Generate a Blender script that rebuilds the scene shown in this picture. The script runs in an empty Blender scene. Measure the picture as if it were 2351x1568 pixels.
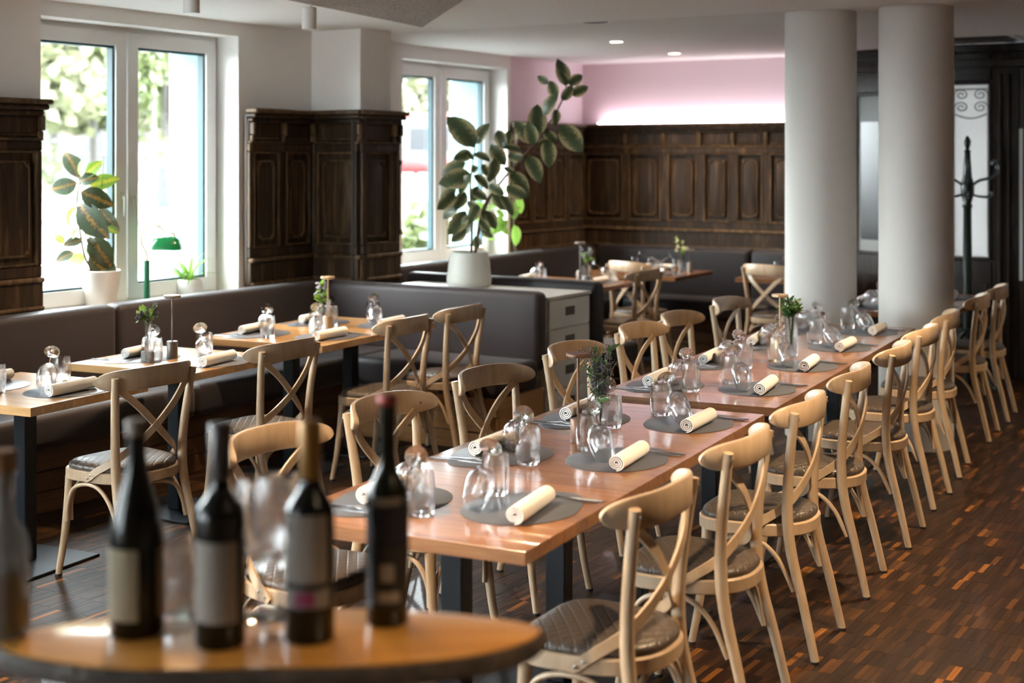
import bpy, bmesh, math, random
from mathutils import Vector, Matrix, Quaternion
R = math.radians
rnd = random.Random(7)
SC = bpy.context.scene
COL = SC.collection

# ------------------------------------------------------------------ camera, world, exposure
H = 1.75; F = 3265.0; CX = 1175.5; HY = 362.0; YAW = R(31.2)
cam_data = bpy.data.cameras.new('camera'); cam = bpy.data.objects.new('camera', cam_data); COL.objects.link(cam)
cam.location = (0, 0, H); cam.rotation_euler = (R(90), 0, YAW)
cam_data.lens = 50; cam_data.sensor_width = 36; cam_data.sensor_fit = 'HORIZONTAL'
cam_data.shift_y = -(784 - HY) / 2351.0
cam_data.clip_start = 0.05; cam_data.clip_end = 300
cam_data.dof.use_dof = True; cam_data.dof.focus_distance = 5.7; cam_data.dof.aperture_fstop = 2.2
SC.camera = cam
w = bpy.data.worlds.new('overcast_sky'); SC.world = w; w.use_nodes = True
bg = w.node_tree.nodes['Background']; bg.inputs[0].default_value = (0.90, 0.96, 1.0, 1); bg.inputs[1].default_value = 5.0
SC.view_settings.view_transform = 'Standard'; SC.view_settings.look = 'None'
SC.view_settings.gamma = 1.0; SC.view_settings.exposure = 3.18; SC.view_settings.use_curve_mapping = False
cy = SC.cycles
cy.max_bounces = 8; cy.diffuse_bounces = 4; cy.glossy_bounces = 3; cy.transmission_bounces = 8; cy.transparent_max_bounces = 40
cy.caustics_reflective = False; cy.caustics_refractive = False; cy.sample_clamp_indirect = 6.0; cy.use_denoising = True; cy.use_adaptive_sampling = True; cy.adaptive_threshold = .03; cy.use_light_tree = False

# ------------------------------------------------------------------ frames
def cw(lat, d):
    """camera-plan coordinates (right, forward) -> world xy"""
    return (lat*math.cos(YAW) - d*math.sin(YAW), lat*math.sin(YAW) + d*math.cos(YAW))
TA = R(5)
def T(X, Y):
    """table-row frame (rows stand 5 degrees off the walls) -> world xy"""
    return (X*math.cos(TA) - Y*math.sin(TA), X*math.sin(TA) + Y*math.cos(TA))
RIGHT = Vector((math.cos(YAW), math.sin(YAW), 0)); FWD = Vector((-math.sin(YAW), math.cos(YAW), 0))

# ------------------------------------------------------------------ materials
def _nt(name):
    m = bpy.data.materials.new(name); m.use_nodes = True
    return m, m.node_tree, m.node_tree.nodes['Principled BSDF']
def setp(b, rough=.5, metal=0, coat=0, coatr=.1, spec=.5, sheen=0, sub=0):
    b.inputs['Roughness'].default_value = rough; b.inputs['Metallic'].default_value = metal
    b.inputs['Coat Weight'].default_value = coat; b.inputs['Coat Roughness'].default_value = coatr
    b.inputs['Specular IOR Level'].default_value = spec; b.inputs['Sheen Weight'].default_value = sheen
def plain(name, c, rough=.5, metal=0, coat=0, spec=.5, sheen=0, noise=0, nscale=30, bump=0, bscale=200):
    m, t, b = _nt(name); setp(b, rough, metal, coat, spec=spec, sheen=sheen)
    b.inputs['Base Color'].default_value = (*c, 1)
    if noise or bump:
        tc = t.nodes.new('ShaderNodeTexCoord')
    if noise:
        n = t.nodes.new('ShaderNodeTexNoise'); n.inputs['Scale'].default_value = nscale; n.inputs['Detail'].default_value = 5
        t.links.new(tc.outputs['Object'], n.inputs['Vector'])
        r = t.nodes.new('ShaderNodeValToRGB'); r.color_ramp.elements[0].position = .3; r.color_ramp.elements[1].position = .7
        r.color_ramp.elements[0].color = (*[x*(1-noise) for x in c], 1); r.color_ramp.elements[1].color = (*[min(1, x*(1+noise)) for x in c], 1)
        t.links.new(n.outputs['Fac'], r.inputs[0]); t.links.new(r.outputs[0], b.inputs['Base Color'])
    if bump:
        n2 = t.nodes.new('ShaderNodeTexNoise'); n2.inputs['Scale'].default_value = bscale; n2.inputs['Detail'].default_value = 3
        t.links.new(tc.outputs['Object'], n2.inputs['Vector'])
        bp = t.nodes.new('ShaderNodeBump'); bp.inputs['Strength'].default_value = bump; bp.inputs['Distance'].default_value = .01
        t.links.new(n2.outputs['Fac'], bp.inputs['Height']); t.links.new(bp.outputs[0], b.inputs['Normal'])
    return m
def emit(name, c, s):
    m, t, b = _nt(name); b.inputs['Base Color'].default_value = (*c, 1)
    b.inputs['Emission Color'].default_value = (*c, 1); b.inputs['Emission Strength'].default_value = s
    return m
def wood(name, c1, c2, c3, stretch=(1, 14, 14), rough=.4, coat=0, coatr=.08, objrand=.25, scale=2.0, bump=.08, attr=None, distort=.6, mid=.5):
    """grain stretched along one local axis, tone varied from piece to piece"""
    m, t, b = _nt(name); setp(b, rough, coat=coat, coatr=coatr)
    tc = t.nodes.new('ShaderNodeTexCoord'); mp = t.nodes.new('ShaderNodeMapping')
    mp.inputs['Scale'].default_value = stretch
    oi = t.nodes.new('ShaderNodeObjectInfo')
    add = t.nodes.new('ShaderNodeVectorMath'); add.operation = 'ADD'
    sc = t.nodes.new('ShaderNodeVectorMath'); sc.operation = 'SCALE'; sc.inputs['Scale'].default_value = 37.0
    cmb = t.nodes.new('ShaderNodeCombineXYZ')
    if attr:
        at = t.nodes.new('ShaderNodeAttribute'); at.attribute_name = attr; rs = at.outputs['Fac']
    else:
        rs = oi.outputs['Random']
    for i in range(3): t.links.new(rs, cmb.inputs[i])
    t.links.new(cmb.outputs[0], sc.inputs[0])
    t.links.new(tc.outputs['Object'], add.inputs[0]); t.links.new(sc.outputs[0], add.inputs[1])
    t.links.new(add.outputs[0], mp.inputs['Vector'])
    n = t.nodes.new('ShaderNodeTexNoise'); n.inputs['Scale'].default_value = scale; n.inputs['Detail'].default_value = 6; n.inputs['Roughness'].default_value = .6
    n.inputs['Distortion'].default_value = distort
    t.links.new(mp.outputs[0], n.inputs['Vector'])
    r = t.nodes.new('ShaderNodeValToRGB'); e = r.color_ramp.elements
    e[0].position = .25; e[0].color = (*c1, 1); e[1].position = .78; e[1].color = (*c3, 1)
    k = r.color_ramp.elements.new(mid); k.color = (*c2, 1)
    t.links.new(n.outputs['Fac'], r.inputs[0])
    hs = t.nodes.new('ShaderNodeHueSaturation')
    mr = t.nodes.new('ShaderNodeMapRange'); mr.inputs['To Min'].default_value = 1-objrand; mr.inputs['To Max'].default_value = 1+objrand
    t.links.new(rs, mr.inputs['Value']); t.links.new(mr.outputs[0], hs.inputs['Value'])
    t.links.new(r.outputs[0], hs.inputs['Color']); t.links.new(hs.outputs[0], b.inputs['Base Color'])
    if bump:
        bp = t.nodes.new('ShaderNodeBump'); bp.inputs['Strength'].default_value = bump; bp.inputs['Distance'].default_value = .004
        t.links.new(n.outputs['Fac'], bp.inputs['Height']); t.links.new(bp.outputs[0], b.inputs['Normal'])
    return m
def glass(name, tint=(1, 1, 1), f0=.04, power=4.0):
    """clear thin-walled glass: fresnel reflection over see-through"""
    m = bpy.data.materials.new(name); m.use_nodes = True; t = m.node_tree; t.nodes.clear()
    o = t.nodes.new('ShaderNodeOutputMaterial'); mx = t.nodes.new('ShaderNodeMixShader')
    tr = t.nodes.new('ShaderNodeBsdfTransparent'); tr.inputs[0].default_value = (*tint, 1)
    gl = t.nodes.new('ShaderNodeBsdfGlossy'); gl.inputs['Roughness'].default_value = .02
    lw = t.nodes.new('ShaderNodeLayerWeight'); lw.inputs[0].default_value = .5
    pw = t.nodes.new('ShaderNodeMath'); pw.operation = 'POWER'; pw.inputs[1].default_value = power; t.links.new(lw.outputs['Facing'], pw.inputs[0])
    fr = t.nodes.new('ShaderNodeMath'); fr.operation = 'MULTIPLY_ADD'; fr.inputs[1].default_value = .9; fr.inputs[2].default_value = f0; t.links.new(pw.outputs[0], fr.inputs[0])
    t.links.new(fr.outputs[0], mx.inputs[0]); t.links.new(tr.outputs[0], mx.inputs[1]); t.links.new(gl.outputs[0], mx.inputs[2])
    t.links.new(mx.outputs[0], o.inputs[0])
    return m
M = {}
M['wall'] = plain('white_plaster', (.80, .78, .755), .85)
M['pinkwall'] = plain('pale_pink_plaster', (.72, .575, .62), .85)
M['warmwall'] = plain('brown_bounce_wall', (.28, .155, .08), .6, noise=.2, nscale=6)  # unseen right and back walls, coloured brown to warm the bounced light
M['ceil'] = plain('smooth_ceiling', (.85, .84, .82), .9)
M['ceil_tex'] = plain('acoustic_plaster', (.76, .74, .71), .95, noise=.16, nscale=110)
M['acoustic'] = plain('beige_acoustic_board', (.34, .30, .265), .95, noise=.38, nscale=55)
M['column'] = plain('column_paint', (.64, .61, .57), .75)
M['frame'] = plain('white_window_frame', (.80, .81, .80), .35)
M['gasket'] = plain('dark_teal_gasket', (.012, .05, .06), .6)
M['outreveal'] = plain('outer_reveal', (.10, .165, .17), .8)
M['pane'] = glass('window_glass', (.97, .99, .985), .035, 5)
def clear_glass(name):
    m = bpy.data.materials.new(name); m.use_nodes = True; t = m.node_tree; t.nodes.clear()
    o = t.nodes.new('ShaderNodeOutputMaterial'); mx = t.nodes.new('ShaderNodeMixShader'); mx.inputs[0].default_value = .72
    tr = t.nodes.new('ShaderNodeBsdfTransparent'); gl = t.nodes.new('ShaderNodeBsdfGlass'); gl.inputs['IOR'].default_value = 1.45; gl.inputs['Roughness'].default_value = 0
    t.links.new(tr.outputs[0], mx.inputs[1]); t.links.new(gl.outputs[0], mx.inputs[2]); t.links.new(mx.outputs[0], o.inputs[0]); return m
M['glass'] = clear_glass('drinking_glass')
M['glass_th'] = glass('thick_glass', (.93, .95, .95), .06, 3)
M['panel'] = wood('dark_carved_oak', (.012, .0072, .004), (.038, .0215, .011), (.13, .076, .036), (16, 16, 1.6), .5, objrand=.3, scale=1.3, bump=0, mid=.52)
M['panel_hi'] = wood('worn_oak_moulding', (.030, .018, .010), (.085, .050, .025), (.22, .14, .07), (12, 12, 3), .5, objrand=.3, scale=1.5, bump=0)
M['door_wood'] = wood('blackened_door_wood', (.008, .006, .005), (.020, .013, .010), (.055, .036, .026), (16, 16, 1.6), .3, objrand=.2, scale=1.3, bump=0)
M['beech'] = wood('pale_beech', (.38, .260, .157), (.465, .333, .212), (.53, .398, .266), (5, 5, 1.2), .42, coat=.15, coatr=.25, objrand=.08, scale=4, bump=0)
M['table'] = wood('brown_oak_plank', (.125, .050, .018), (.245, .105, .038), (.345, .165, .064), (1.3, 22, 22), .34, coat=.6, coatr=.12, objrand=.22, scale=2.2, bump=0)
M['table_lt'] = wood('honey_oak_plank', (.28, .14, .045), (.42, .225, .08), (.52, .30, .12), (1.3, 22, 22), .34, coat=.6, coatr=.12, objrand=.18, scale=2.2, bump=0)
M['slab'] = wood('amber_slab', (.44, .18, .030), (.60, .27, .05), (.70, .34, .08), (1.2, 14, 14), .28, coat=.8, coatr=.08, objrand=.05, scale=2, bump=0)
M['bark'] = plain('dark_bark_edge', (.035, .024, .017), .7, noise=.5, nscale=40, bump=.6, bscale=60)
M['steel'] = plain('blue_black_steel', (.008, .010, .014), .4, spec=.3, noise=.2, nscale=15)
M['sofa'] = plain('charcoal_upholstery', (.036, .028, .029), .5, spec=.3, sheen=.10, noise=.14, nscale=350)
M['sofa_dk'] = plain('dark_upholstery', (.020, .0165, .0185), .5, spec=.3, sheen=.08, noise=.14, nscale=350)
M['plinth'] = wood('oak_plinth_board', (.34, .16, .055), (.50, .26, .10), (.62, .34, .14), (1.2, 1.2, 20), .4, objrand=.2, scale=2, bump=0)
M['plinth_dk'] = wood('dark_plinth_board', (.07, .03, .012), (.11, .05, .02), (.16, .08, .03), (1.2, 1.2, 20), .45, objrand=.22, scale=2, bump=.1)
M['mat'] = plain('slate_placemat', (.088, .095, .115), .42, noise=.08, nscale=300)
M['napkin'] = plain('white_napkin', (.84, .82, .78), .9, sheen=.2, bump=.2, bscale=260)
M['cutlery'] = plain('steel_cutlery', (.40, .40, .41), .25, metal=1)
M['bronze'] = plain('bronze_lamp', (.17, .095, .065), .42, metal=.5)
M['greylamp'] = plain('taupe_lamp', (.20, .17, .14), .45, metal=.3)
M['brasslamp'] = plain('pale_brass_lamp', (.42, .30, .18), .35, metal=.6)
M['concrete'] = plain('grey_vase_foot', (.22, .21, .19), .7, noise=.15, nscale=80)
M['white_lac'] = plain('white_lacquer', (.66, .66, .62), .35)
M['recess'] = plain('plinth_and_cutout_shade', (.10, .085, .07), .6)
M['pot'] = plain('ceramic_pot', (.58, .58, .53), .5, noise=.06, nscale=120, bump=.08, bscale=160)
M['pot_white'] = plain('white_glazed_pot', (.80, .74, .68), .3)
M['pot_grey'] = plain('pale_stone_bowl', (.62, .62, .61), .5)
M['soil'] = plain('potting_soil', (.03, .02, .014), .95, bump=.6, bscale=90)
M['stem'] = plain('green_stem', (.12, .17, .05), .6)
M['bark_tw'] = plain('brown_twig', (.13, .09, .05), .7)
M['lampgreen'] = plain('green_enamel', (.01, .16, .075), .2, coat=.5)
M['shadegreen'] = plain('green_lamp_shade', (.005, .20, .055), .15, coat=.6)
M['brass'] = plain('brass', (.62, .42, .16), .28, metal=1)
M['chrome'] = plain('screw_steel', (.38, .37, .35), .35, metal=1)
M['glide'] = plain('black_glide', (.012, .010, .009), .6)
M['bottle'] = plain('dark_bottle_glass', (.004, .005, .004), .22, spec=.3)
M['bottle_ol'] = plain('olive_bottle_glass', (.009, .010, .004), .22, spec=.3)
M['label_cream'] = plain('cream_label', (.24, .20, .125), .7)
M['label_grey'] = plain('grey_label', (.20, .175, .15), .7)
M['label_black'] = plain('black_label', (.006, .0055, .006), .5)
M['label_navy'] = plain('navy_label', (.004, .005, .014), .5)
M['label_pink'] = plain('magenta_label', (.15, .001, .05), .6)
M['foil_gold'] = plain('amber_foil', (.26, .13, .025), .4, metal=.4)
M['foil_red'] = plain('red_foil', (.30, .04, .03), .4, metal=.2)
M['foil_grey'] = plain('grey_foil', (.07, .06, .06), .4, metal=.3)
M['foil_pale'] = plain('pale_cap', (.20, .16, .13), .6)
M['ribbed'] = plain('milky_ribbed_glass', (.30, .31, .29), .18, coat=.4)
_t = M['ribbed'].node_tree; _tr = _t.nodes.new('ShaderNodeBsdfTransparent'); _mx = _t.nodes.new('ShaderNodeMixShader'); _mx.inputs[0].default_value = .35
_t.links.new(_t.nodes['Principled BSDF'].outputs[0], _mx.inputs[1]); _t.links.new(_tr.outputs[0], _mx.inputs[2]); _t.links.new(_mx.outputs[0], _t.nodes['Material Output'].inputs[0])
M['cork'] = plain('wooden_stopper', (.22, .11, .045), .7)
M['spot_body'] = plain('white_spot_housing', (.78, .77, .74), .4)
M['coat'] = plain('bottle_green_iron', (.008, .020, .017), .35, coat=.3)
M['vent'] = plain('dark_grille', (.06, .055, .05), .6)
M['bulb'] = emit('warm_lamp_face', (1.0, .80, .50), 3.0)
M['led'] = emit('pink_white_led', (1.0, .84, .91), 3.0)
M['bulb'].cycles.emission_sampling = 'NONE'
M['floor_base'] = plain('joint_filler', (.012, .008, .006), .7)
M['frost'] = plain('frosted_pane', (.62, .62, .61), .4)
_t = M['frost'].node_tree; _tl = _t.nodes.new('ShaderNodeBsdfTranslucent'); _tl.inputs[0].default_value = (.8, .8, .79, 1); _mx = _t.nodes.new('ShaderNodeMixShader'); _mx.inputs[0].default_value = .13
_t.links.new(_t.nodes['Principled BSDF'].outputs[0], _mx.inputs[1]); _t.links.new(_tl.outputs[0], _mx.inputs[2]); _t.links.new(_mx.outputs[0], _t.nodes['Material Output'].inputs[0])
M['frost_orn'] = plain('etched_ornament', (.17, .17, .165), .4)
M['dkpane'] = plain('dark_mirror_pane', (.022, .021, .022), .16, spec=.35)
M['asphalt'] = plain('street_paving', (.075, .075, .08), .9, noise=.15, nscale=2)
M['kerb'] = plain('kerb_stone', (.07, .07, .07), .9)
M['grass'] = plain('lawn_grass', (.045, .06, .022), .95, noise=.25, nscale=3)
M['treebark'] = plain('tree_bark', (.05, .045, .04), .9, noise=.3, nscale=12)
M['timber'] = plain('pale_stake_timber', (.07, .062, .055), .85)
def leafmat(name, a, b_, c, w0=.1, w1=.3, transl=.35):
    """leaf blade: colour runs from the midrib to the rim"""
    m, t, b = _nt(name); setp(b, .38, coat=.15)
    tc = t.nodes.new('ShaderNodeTexCoord'); sp = t.nodes.new('ShaderNodeSeparateXYZ')
    t.links.new(tc.outputs['Generated'], sp.inputs[0])
    s = t.nodes.new('ShaderNodeMath'); s.operation = 'SUBTRACT'; s.inputs[1].default_value = .5; t.links.new(sp.outputs['X'], s.inputs[0])
    ab = t.nodes.new('ShaderNodeMath'); ab.operation = 'ABSOLUTE'; t.links.new(s.outputs[0], ab.inputs[0])
    n = t.nodes.new('ShaderNodeTexNoise'); n.inputs['Scale'].default_value = 9; n.inputs['Detail'].default_value = 4
    mpn = t.nodes.new('ShaderNodeMapping'); mpn.inputs['Scale'].default_value = (1, 2.4, 1)
    oi = t.nodes.new('ShaderNodeObjectInfo')
    ad = t.nodes.new('ShaderNodeVectorMath'); ad.operation = 'ADD'
    cmb = t.nodes.new('ShaderNodeCombineXYZ'); t.links.new(oi.outputs['Random'], cmb.inputs[2])
    t.links.new(tc.outputs['Generated'], ad.inputs[0]); t.links.new(cmb.outputs[0], ad.inputs[1])
    t.links.new(ad.outputs[0], mpn.inputs[0]); t.links.new(mpn.outputs[0], n.inputs['Vector'])
    ms = t.nodes.new('ShaderNodeMath'); ms.operation = 'MULTIPLY_ADD'; ms.inputs[1].default_value = .55; ms.inputs[2].default_value = -.275
    t.links.new(n.outputs['Fac'], ms.inputs[0])
    sm = t.nodes.new('ShaderNodeMath'); sm.operation = 'ADD'; t.links.new(ab.outputs[0], sm.inputs[0]); t.links.new(ms.outputs[0], sm.inputs[1])
    r = t.nodes.new('ShaderNodeValToRGB'); e = r.color_ramp.elements
    e[0].position = w0; e[0].color = (*a, 1); e[1].position = w1+.12; e[1].color = (*c, 1)
    k = r.color_ramp.elements.new(w1); k.color = (*b_, 1)
    t.links.new(sm.outputs[0], r.inputs[0]); t.links.new(r.outputs[0], b.inputs['Base Color'])
    tl = t.nodes.new('ShaderNodeBsdfTranslucent'); mx = t.nodes.new('ShaderNodeMixShader'); mx.inputs[0].default_value = transl
    t.links.new(r.outputs[0], tl.inputs[0]); t.links.new(b.outputs[0], mx.inputs[1]); t.links.new(tl.outputs[0], mx.inputs[2])
    t.links.new(mx.outputs[0], t.nodes['Material Output'].inputs[0])
    return m
M['leaf_ficus'] = leafmat('variegated_rubber_leaf', (.065, .095, .042), (.125, .15, .07), (.46, .41, .22), .10, .24, .2)
M['leaf_croton_dk'] = leafmat('dark_croton_leaf', (.22, .12, .025), (.022, .028, .015), (.04, .055, .022), .03, .09, .1)
M['leaf_croton_lt'] = leafmat('lime_croton_leaf', (.30, .30, .03), (.10, .18, .025), (.15, .24, .03), .05, .2, .25)
M['leaf_lime'] = leafmat('lime_leaf', (.14, .25, .04), (.16, .28, .05), (.20, .32, .07), .1, .3, .4)
M['leaf_herb'] = leafmat('herb_leaf', (.06, .14, .04), (.08, .17, .05), (.12, .22, .07), .1, .3, .35)
M['tree_leaf'] = leafmat('tree_leaf', (.085, .105, .04), (.105, .128, .052), (.13, .15, .066), .1, .3, .3)
M['tree_leaf2'] = leafmat('olive_tree_leaf', (.10, .108, .055), (.125, .13, .07), (.15, .155, .09), .1, .3, .3)
M['bloom'] = plain('lavender_bloom', (.30, .27, .42), .8)
M['bloom_dk'] = plain('dusky_bloom', (.075, .065, .085), .8)
M['bloom_wh'] = plain('cream_bloom', (.70, .70, .42), .8)
M['tram_red'] = plain('tram_red', (.11, .004, .004), .4); M['tram_white'] = plain('tram_white', (.07, .07, .07), .4); M['tram_glass'] = plain('tram_glass', (.004, .005, .008), .3)
M['bluebin'] = plain('blue_grey_bin', (.02, .025, .04), .5); M['housew'] = plain('far_house_render', (.055, .042, .038), .9)
# seat leather with quilted diamonds
def seatmat():
    m, t, b = _nt('taupe_quilted_leatherette'); setp(b, .40, coat=.12, coatr=.3)
    b.inputs['Base Color'].default_value = (.074, .055, .041, 1)
    tc = t.nodes.new('ShaderNodeTexCoord')
    hs = []
    for a in (55, -55):
        mp = t.nodes.new('ShaderNodeMapping'); mp.inputs['Rotation'].default_value = (0, 0, R(a)); t.links.new(tc.outputs['Object'], mp.inputs[0])
        wv = t.nodes.new('ShaderNodeTexWave'); wv.inputs['Scale'].default_value = 10; t.links.new(mp.outputs[0], wv.inputs['Vector'])
        p = t.nodes.new('ShaderNodeMath'); p.operation = 'POWER'; p.inputs[1].default_value = 12; t.links.new(wv.outputs['Fac'], p.inputs[0]); hs.append(p)
    mx = t.nodes.new('ShaderNodeMath'); mx.operation = 'MAXIMUM'; t.links.new(hs[0].outputs[0], mx.inputs[0]); t.links.new(hs[1].outputs[0], mx.inputs[1])
    bp = t.nodes.new('ShaderNodeBump'); bp.invert = True; bp.inputs['Strength'].default_value = .5; bp.inputs['Distance'].default_value = .004
    t.links.new(mx.outputs[0], bp.inputs['Height']); t.links.new(bp.outputs[0], b.inputs['Normal'])
    return m
M['seat'] = seatmat()
def floormat():
    m = wood('dark_mosaic_parquet', (.011, .0050, .0023), (.022, .0100, .0044), (.040, .0190, .0080), (20, 1.5, 20), .45, coat=.08, coatr=.04, objrand=0, scale=4, bump=0, attr='tone')
    t = m.node_tree; b = t.nodes['Principled BSDF']
    hs = [n for n in t.nodes if n.type == 'HUE_SAT'][0]; at = [n for n in t.nodes if n.type == 'ATTRIBUTE'][0]
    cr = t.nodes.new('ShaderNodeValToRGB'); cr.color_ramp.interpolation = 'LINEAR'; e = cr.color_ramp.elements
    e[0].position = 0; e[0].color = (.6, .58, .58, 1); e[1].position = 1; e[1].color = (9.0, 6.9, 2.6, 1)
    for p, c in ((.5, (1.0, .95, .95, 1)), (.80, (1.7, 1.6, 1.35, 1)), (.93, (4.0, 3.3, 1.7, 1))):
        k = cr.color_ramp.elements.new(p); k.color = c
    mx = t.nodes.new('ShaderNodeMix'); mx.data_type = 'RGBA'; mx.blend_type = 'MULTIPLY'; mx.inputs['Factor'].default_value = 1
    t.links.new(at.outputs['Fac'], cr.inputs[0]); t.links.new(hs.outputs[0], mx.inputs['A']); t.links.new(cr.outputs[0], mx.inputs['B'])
    t.links.new(mx.outputs['Result'], b.inputs['Base Color'])
    return m
M['parquet'] = floormat(); M['parquet'].node_tree.nodes['Principled BSDF'].inputs['Specular IOR Level'].default_value = .15
for _k in ('panel', 'panel_hi', 'door_wood'): M[_k].node_tree.nodes['Principled BSDF'].inputs['Specular IOR Level'].default_value = .22
M['seat'].node_tree.nodes['Principled BSDF'].inputs['Specular IOR Level'].default_value = .35

# ------------------------------------------------------------------ geometry helpers
class G:
    """collects verts and faces; build() links them as one mesh object"""
    def __init__(s): s.v = []; s.f = []
    def add(s, vf, mat=None):
        v, f = vf; o = len(s.v)
        s.v += [tuple((mat @ Vector(p))) if mat else tuple(p) for p in v]; s.f += [tuple(i+o for i in q) for q in f]
        return s
    def mesh(s, name, m, smooth=40):
        me = bpy.data.meshes.new(name); me.from_pydata(s.v, [], s.f); me.materials.append(M[m] if isinstance(m, str) else m)
        bm = bmesh.new(); bm.from_mesh(me); bmesh.ops.recalc_face_normals(bm, faces=bm.faces); bm.to_mesh(me); bm.free()
        if smooth:
            me.polygons.foreach_set('use_smooth', [True]*len(me.polygons)); me.set_sharp_from_angle(angle=R(smooth))
        me.update(); return me
    def build(s, name, m, parent=None, smooth=40, loc=None):
        return link(name, s.mesh(name, m, smooth), parent, loc)
def link(name, me, parent=None, loc=None):
    o = bpy.data.objects.new(name, me); COL.objects.link(o)
    if parent: o.parent = parent
    if loc: o.location = loc
    return o
def tag(o, label, cat, group=None, kind=None):
    if label: o['label'] = label
    if cat: o['category'] = cat
    if group: o['group'] = group
    if kind: o['kind'] = kind
    return o
def empty(name, loc, rz=0, label=None, cat=None, group=None, kind=None):
    o = bpy.data.objects.new(name, None); COL.objects.link(o); o.empty_display_size = .1
    o.location = loc; o.rotation_euler = (0, 0, rz); return tag(o, label, cat, group, kind)
def tree_copy(o, parent=None):
    c = o.copy(); COL.objects.link(c); c.parent = parent
    for ch in o.children: tree_copy(ch, c)
    return c
def box(x0, x1, y0, y1, z0, z1):
    v = [(x, y, z) for z in (z0, z1) for y in (y0, y1) for x in (x0, x1)]
    return v, [(0, 2, 3, 1), (4, 5, 7, 6), (0, 1, 5, 4), (1, 3, 7, 5), (3, 2, 6, 7), (2, 0, 4, 6)]
def rbox(x0, x1, y0, y1, z0, z1, r, seg=3):
    bm = bmesh.new(); v, f = box(x0, x1, y0, y1, z0, z1)
    vs = [bm.verts.new(p) for p in v]
    for q in f: bm.faces.new([vs[i] for i in q])
    bmesh.ops.bevel(bm, geom=list(bm.edges), offset=r, segments=seg, profile=.5, affect='EDGES')
    bm.verts.index_update(); out = ([tuple(p.co) for p in bm.verts], [tuple(q.index for q in fc.verts) for fc in bm.faces]); bm.free()
    return out
def lathe(prof, n=24, close=False):
    v = []; f = []; k = len(prof)
    for i in range(n):
        a = 2*math.pi*i/n
        for r, z in prof: v.append((r*math.cos(a), r*math.sin(a), z))
    for i in range(n):
        j = (i+1) % n
        for q in range(k-1 if not close else k):
            p = (q+1) % k
            f.append((i*k+q, j*k+q, j*k+p, i*k+p))
    if not close:
        for q in (0, k-1):
            if prof[q][0] > 1e-6: f.append(tuple(i*k+q for i in range(n)))
    return v, f
def spline(pts, n=6):
    """Catmull-Rom through the points"""
    P = [Vector(p) for p in pts]; P = [P[0]*2-P[1]] + P + [P[-1]*2-P[-2]]; out = []
    for i in range(1, len(P)-2):
        for k in range(n):
            t = k/n; a, b, c, d = P[i-1], P[i], P[i+1], P[i+2]
            out.append(.5*((2*b)+(-a+c)*t+(2*a-5*b+4*c-d)*t*t+(-a+3*b-3*c+d)*t**3))
    out.append(P[-2]); return out
def lerps(vals, n):
    out = []
    for i in range(len(vals)-1):
        for k in range(n): out.append(vals[i]+(vals[i+1]-vals[i])*k/n)
    out.append(vals[-1]); return out
def tube(pts, rad, n=8):
    P = [Vector(p) for p in pts]; m = len(P)
    if not isinstance(rad, (list, tuple)): rad = [rad]*m
    v = []; f = []
    t0 = (P[1]-P[0]).normalized(); ref = Vector((0, 0, 1)) if abs(t0.z) < .9 else Vector((1, 0, 0))
    u = (ref - t0*ref.dot(t0)).normalized()
    for i in range(m):
        t = (P[min(i+1, m-1)]-P[max(i-1, 0)]).normalized()
        u = (u - t*u.dot(t)).normalized(); w_ = t.cross(u)
        for k in range(n):
            a = 2*math.pi*k/n; v.append(P[i]+(u*math.cos(a)+w_*math.sin(a))*rad[i])
    for i in range(m-1):
        for k in range(n):
            j = (k+1) % n; f.append((i*n+k, i*n+j, (i+1)*n+j, (i+1)*n+k))
    f.append(tuple(range(n))); f.append(tuple((m-1)*n+k for k in range(n)))
    return [tuple(p) for p in v], f
def band(pts, nrm, width, thick):
    """flat bent strip along pts with face normals nrm"""
    P = [Vector(p) for p in pts]; m = len(P); v = []; f = []
    if not isinstance(width, (list, tuple)): width = [width]*m
    for i in range(m):
        t = (P[min(i+1, m-1)]-P[max(i-1, 0)]).normalized(); nn = Vector(nrm[i]); nn = (nn - t*nn.dot(t)).normalized()
        s = t.cross(nn)*width[i]/2; h = nn*thick/2
        v += [P[i]-s-h, P[i]+s-h, P[i]+s+h, P[i]-s+h]
    for i in range(m-1):
        for k in range(4):
            j = (k+1) % 4; f.append((i*4+k, i*4+j, (i+1)*4+j, (i+1)*4+k))
    f.append((0, 1, 2, 3)); f.append(tuple((m-1)*4+k for k in range(4)))
    return [tuple(p) for p in v], f
def prism(outline, z0, z1, inset=None):
    """outline (ccw xy) extruded; optional [(inset, z), ...] rings for a soft top"""
    n = len(outline); rings = [(0, z0), (0, z1)] if inset is None else inset
    cx = sum(p[0] for p in outline)/n; cyy = sum(p[1] for p in outline)/n
    v = []; f = []
    for d, z in rings:
        for x, y in outline:
            l = math.hypot(x-cx, y-cyy) or 1; v.append((x-(x-cx)/l*d, y-(y-cyy)/l*d, z))
    for i in range(len(rings)-1):
        for k in range(n):
            j = (k+1) % n; f.append((i*n+k, i*n+j, (i+1)*n+j, (i+1)*n+k))
    f.append(tuple(range(n-1, -1, -1))); f.append(tuple((len(rings)-1)*n+k for k in range(n)))
    return v, f
def sphere(r, c=(0, 0, 0), n=8, sz=1):
    prof = [(r*math.sin(math.pi*k/n), -r*sz*math.cos(math.pi*k/n)) for k in range(n+1)]; prof[0] = (0, -r*sz); prof[-1] = (0, r*sz)
    v, f = lathe([(max(a, 1e-5), b) for a, b in prof], n+2); return [(x+c[0], y+c[1], z+c[2]) for x, y, z in v], f
ORD = ['nearest', 'second', 'third', 'fourth', 'fifth', 'sixth', 'seventh']

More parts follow.
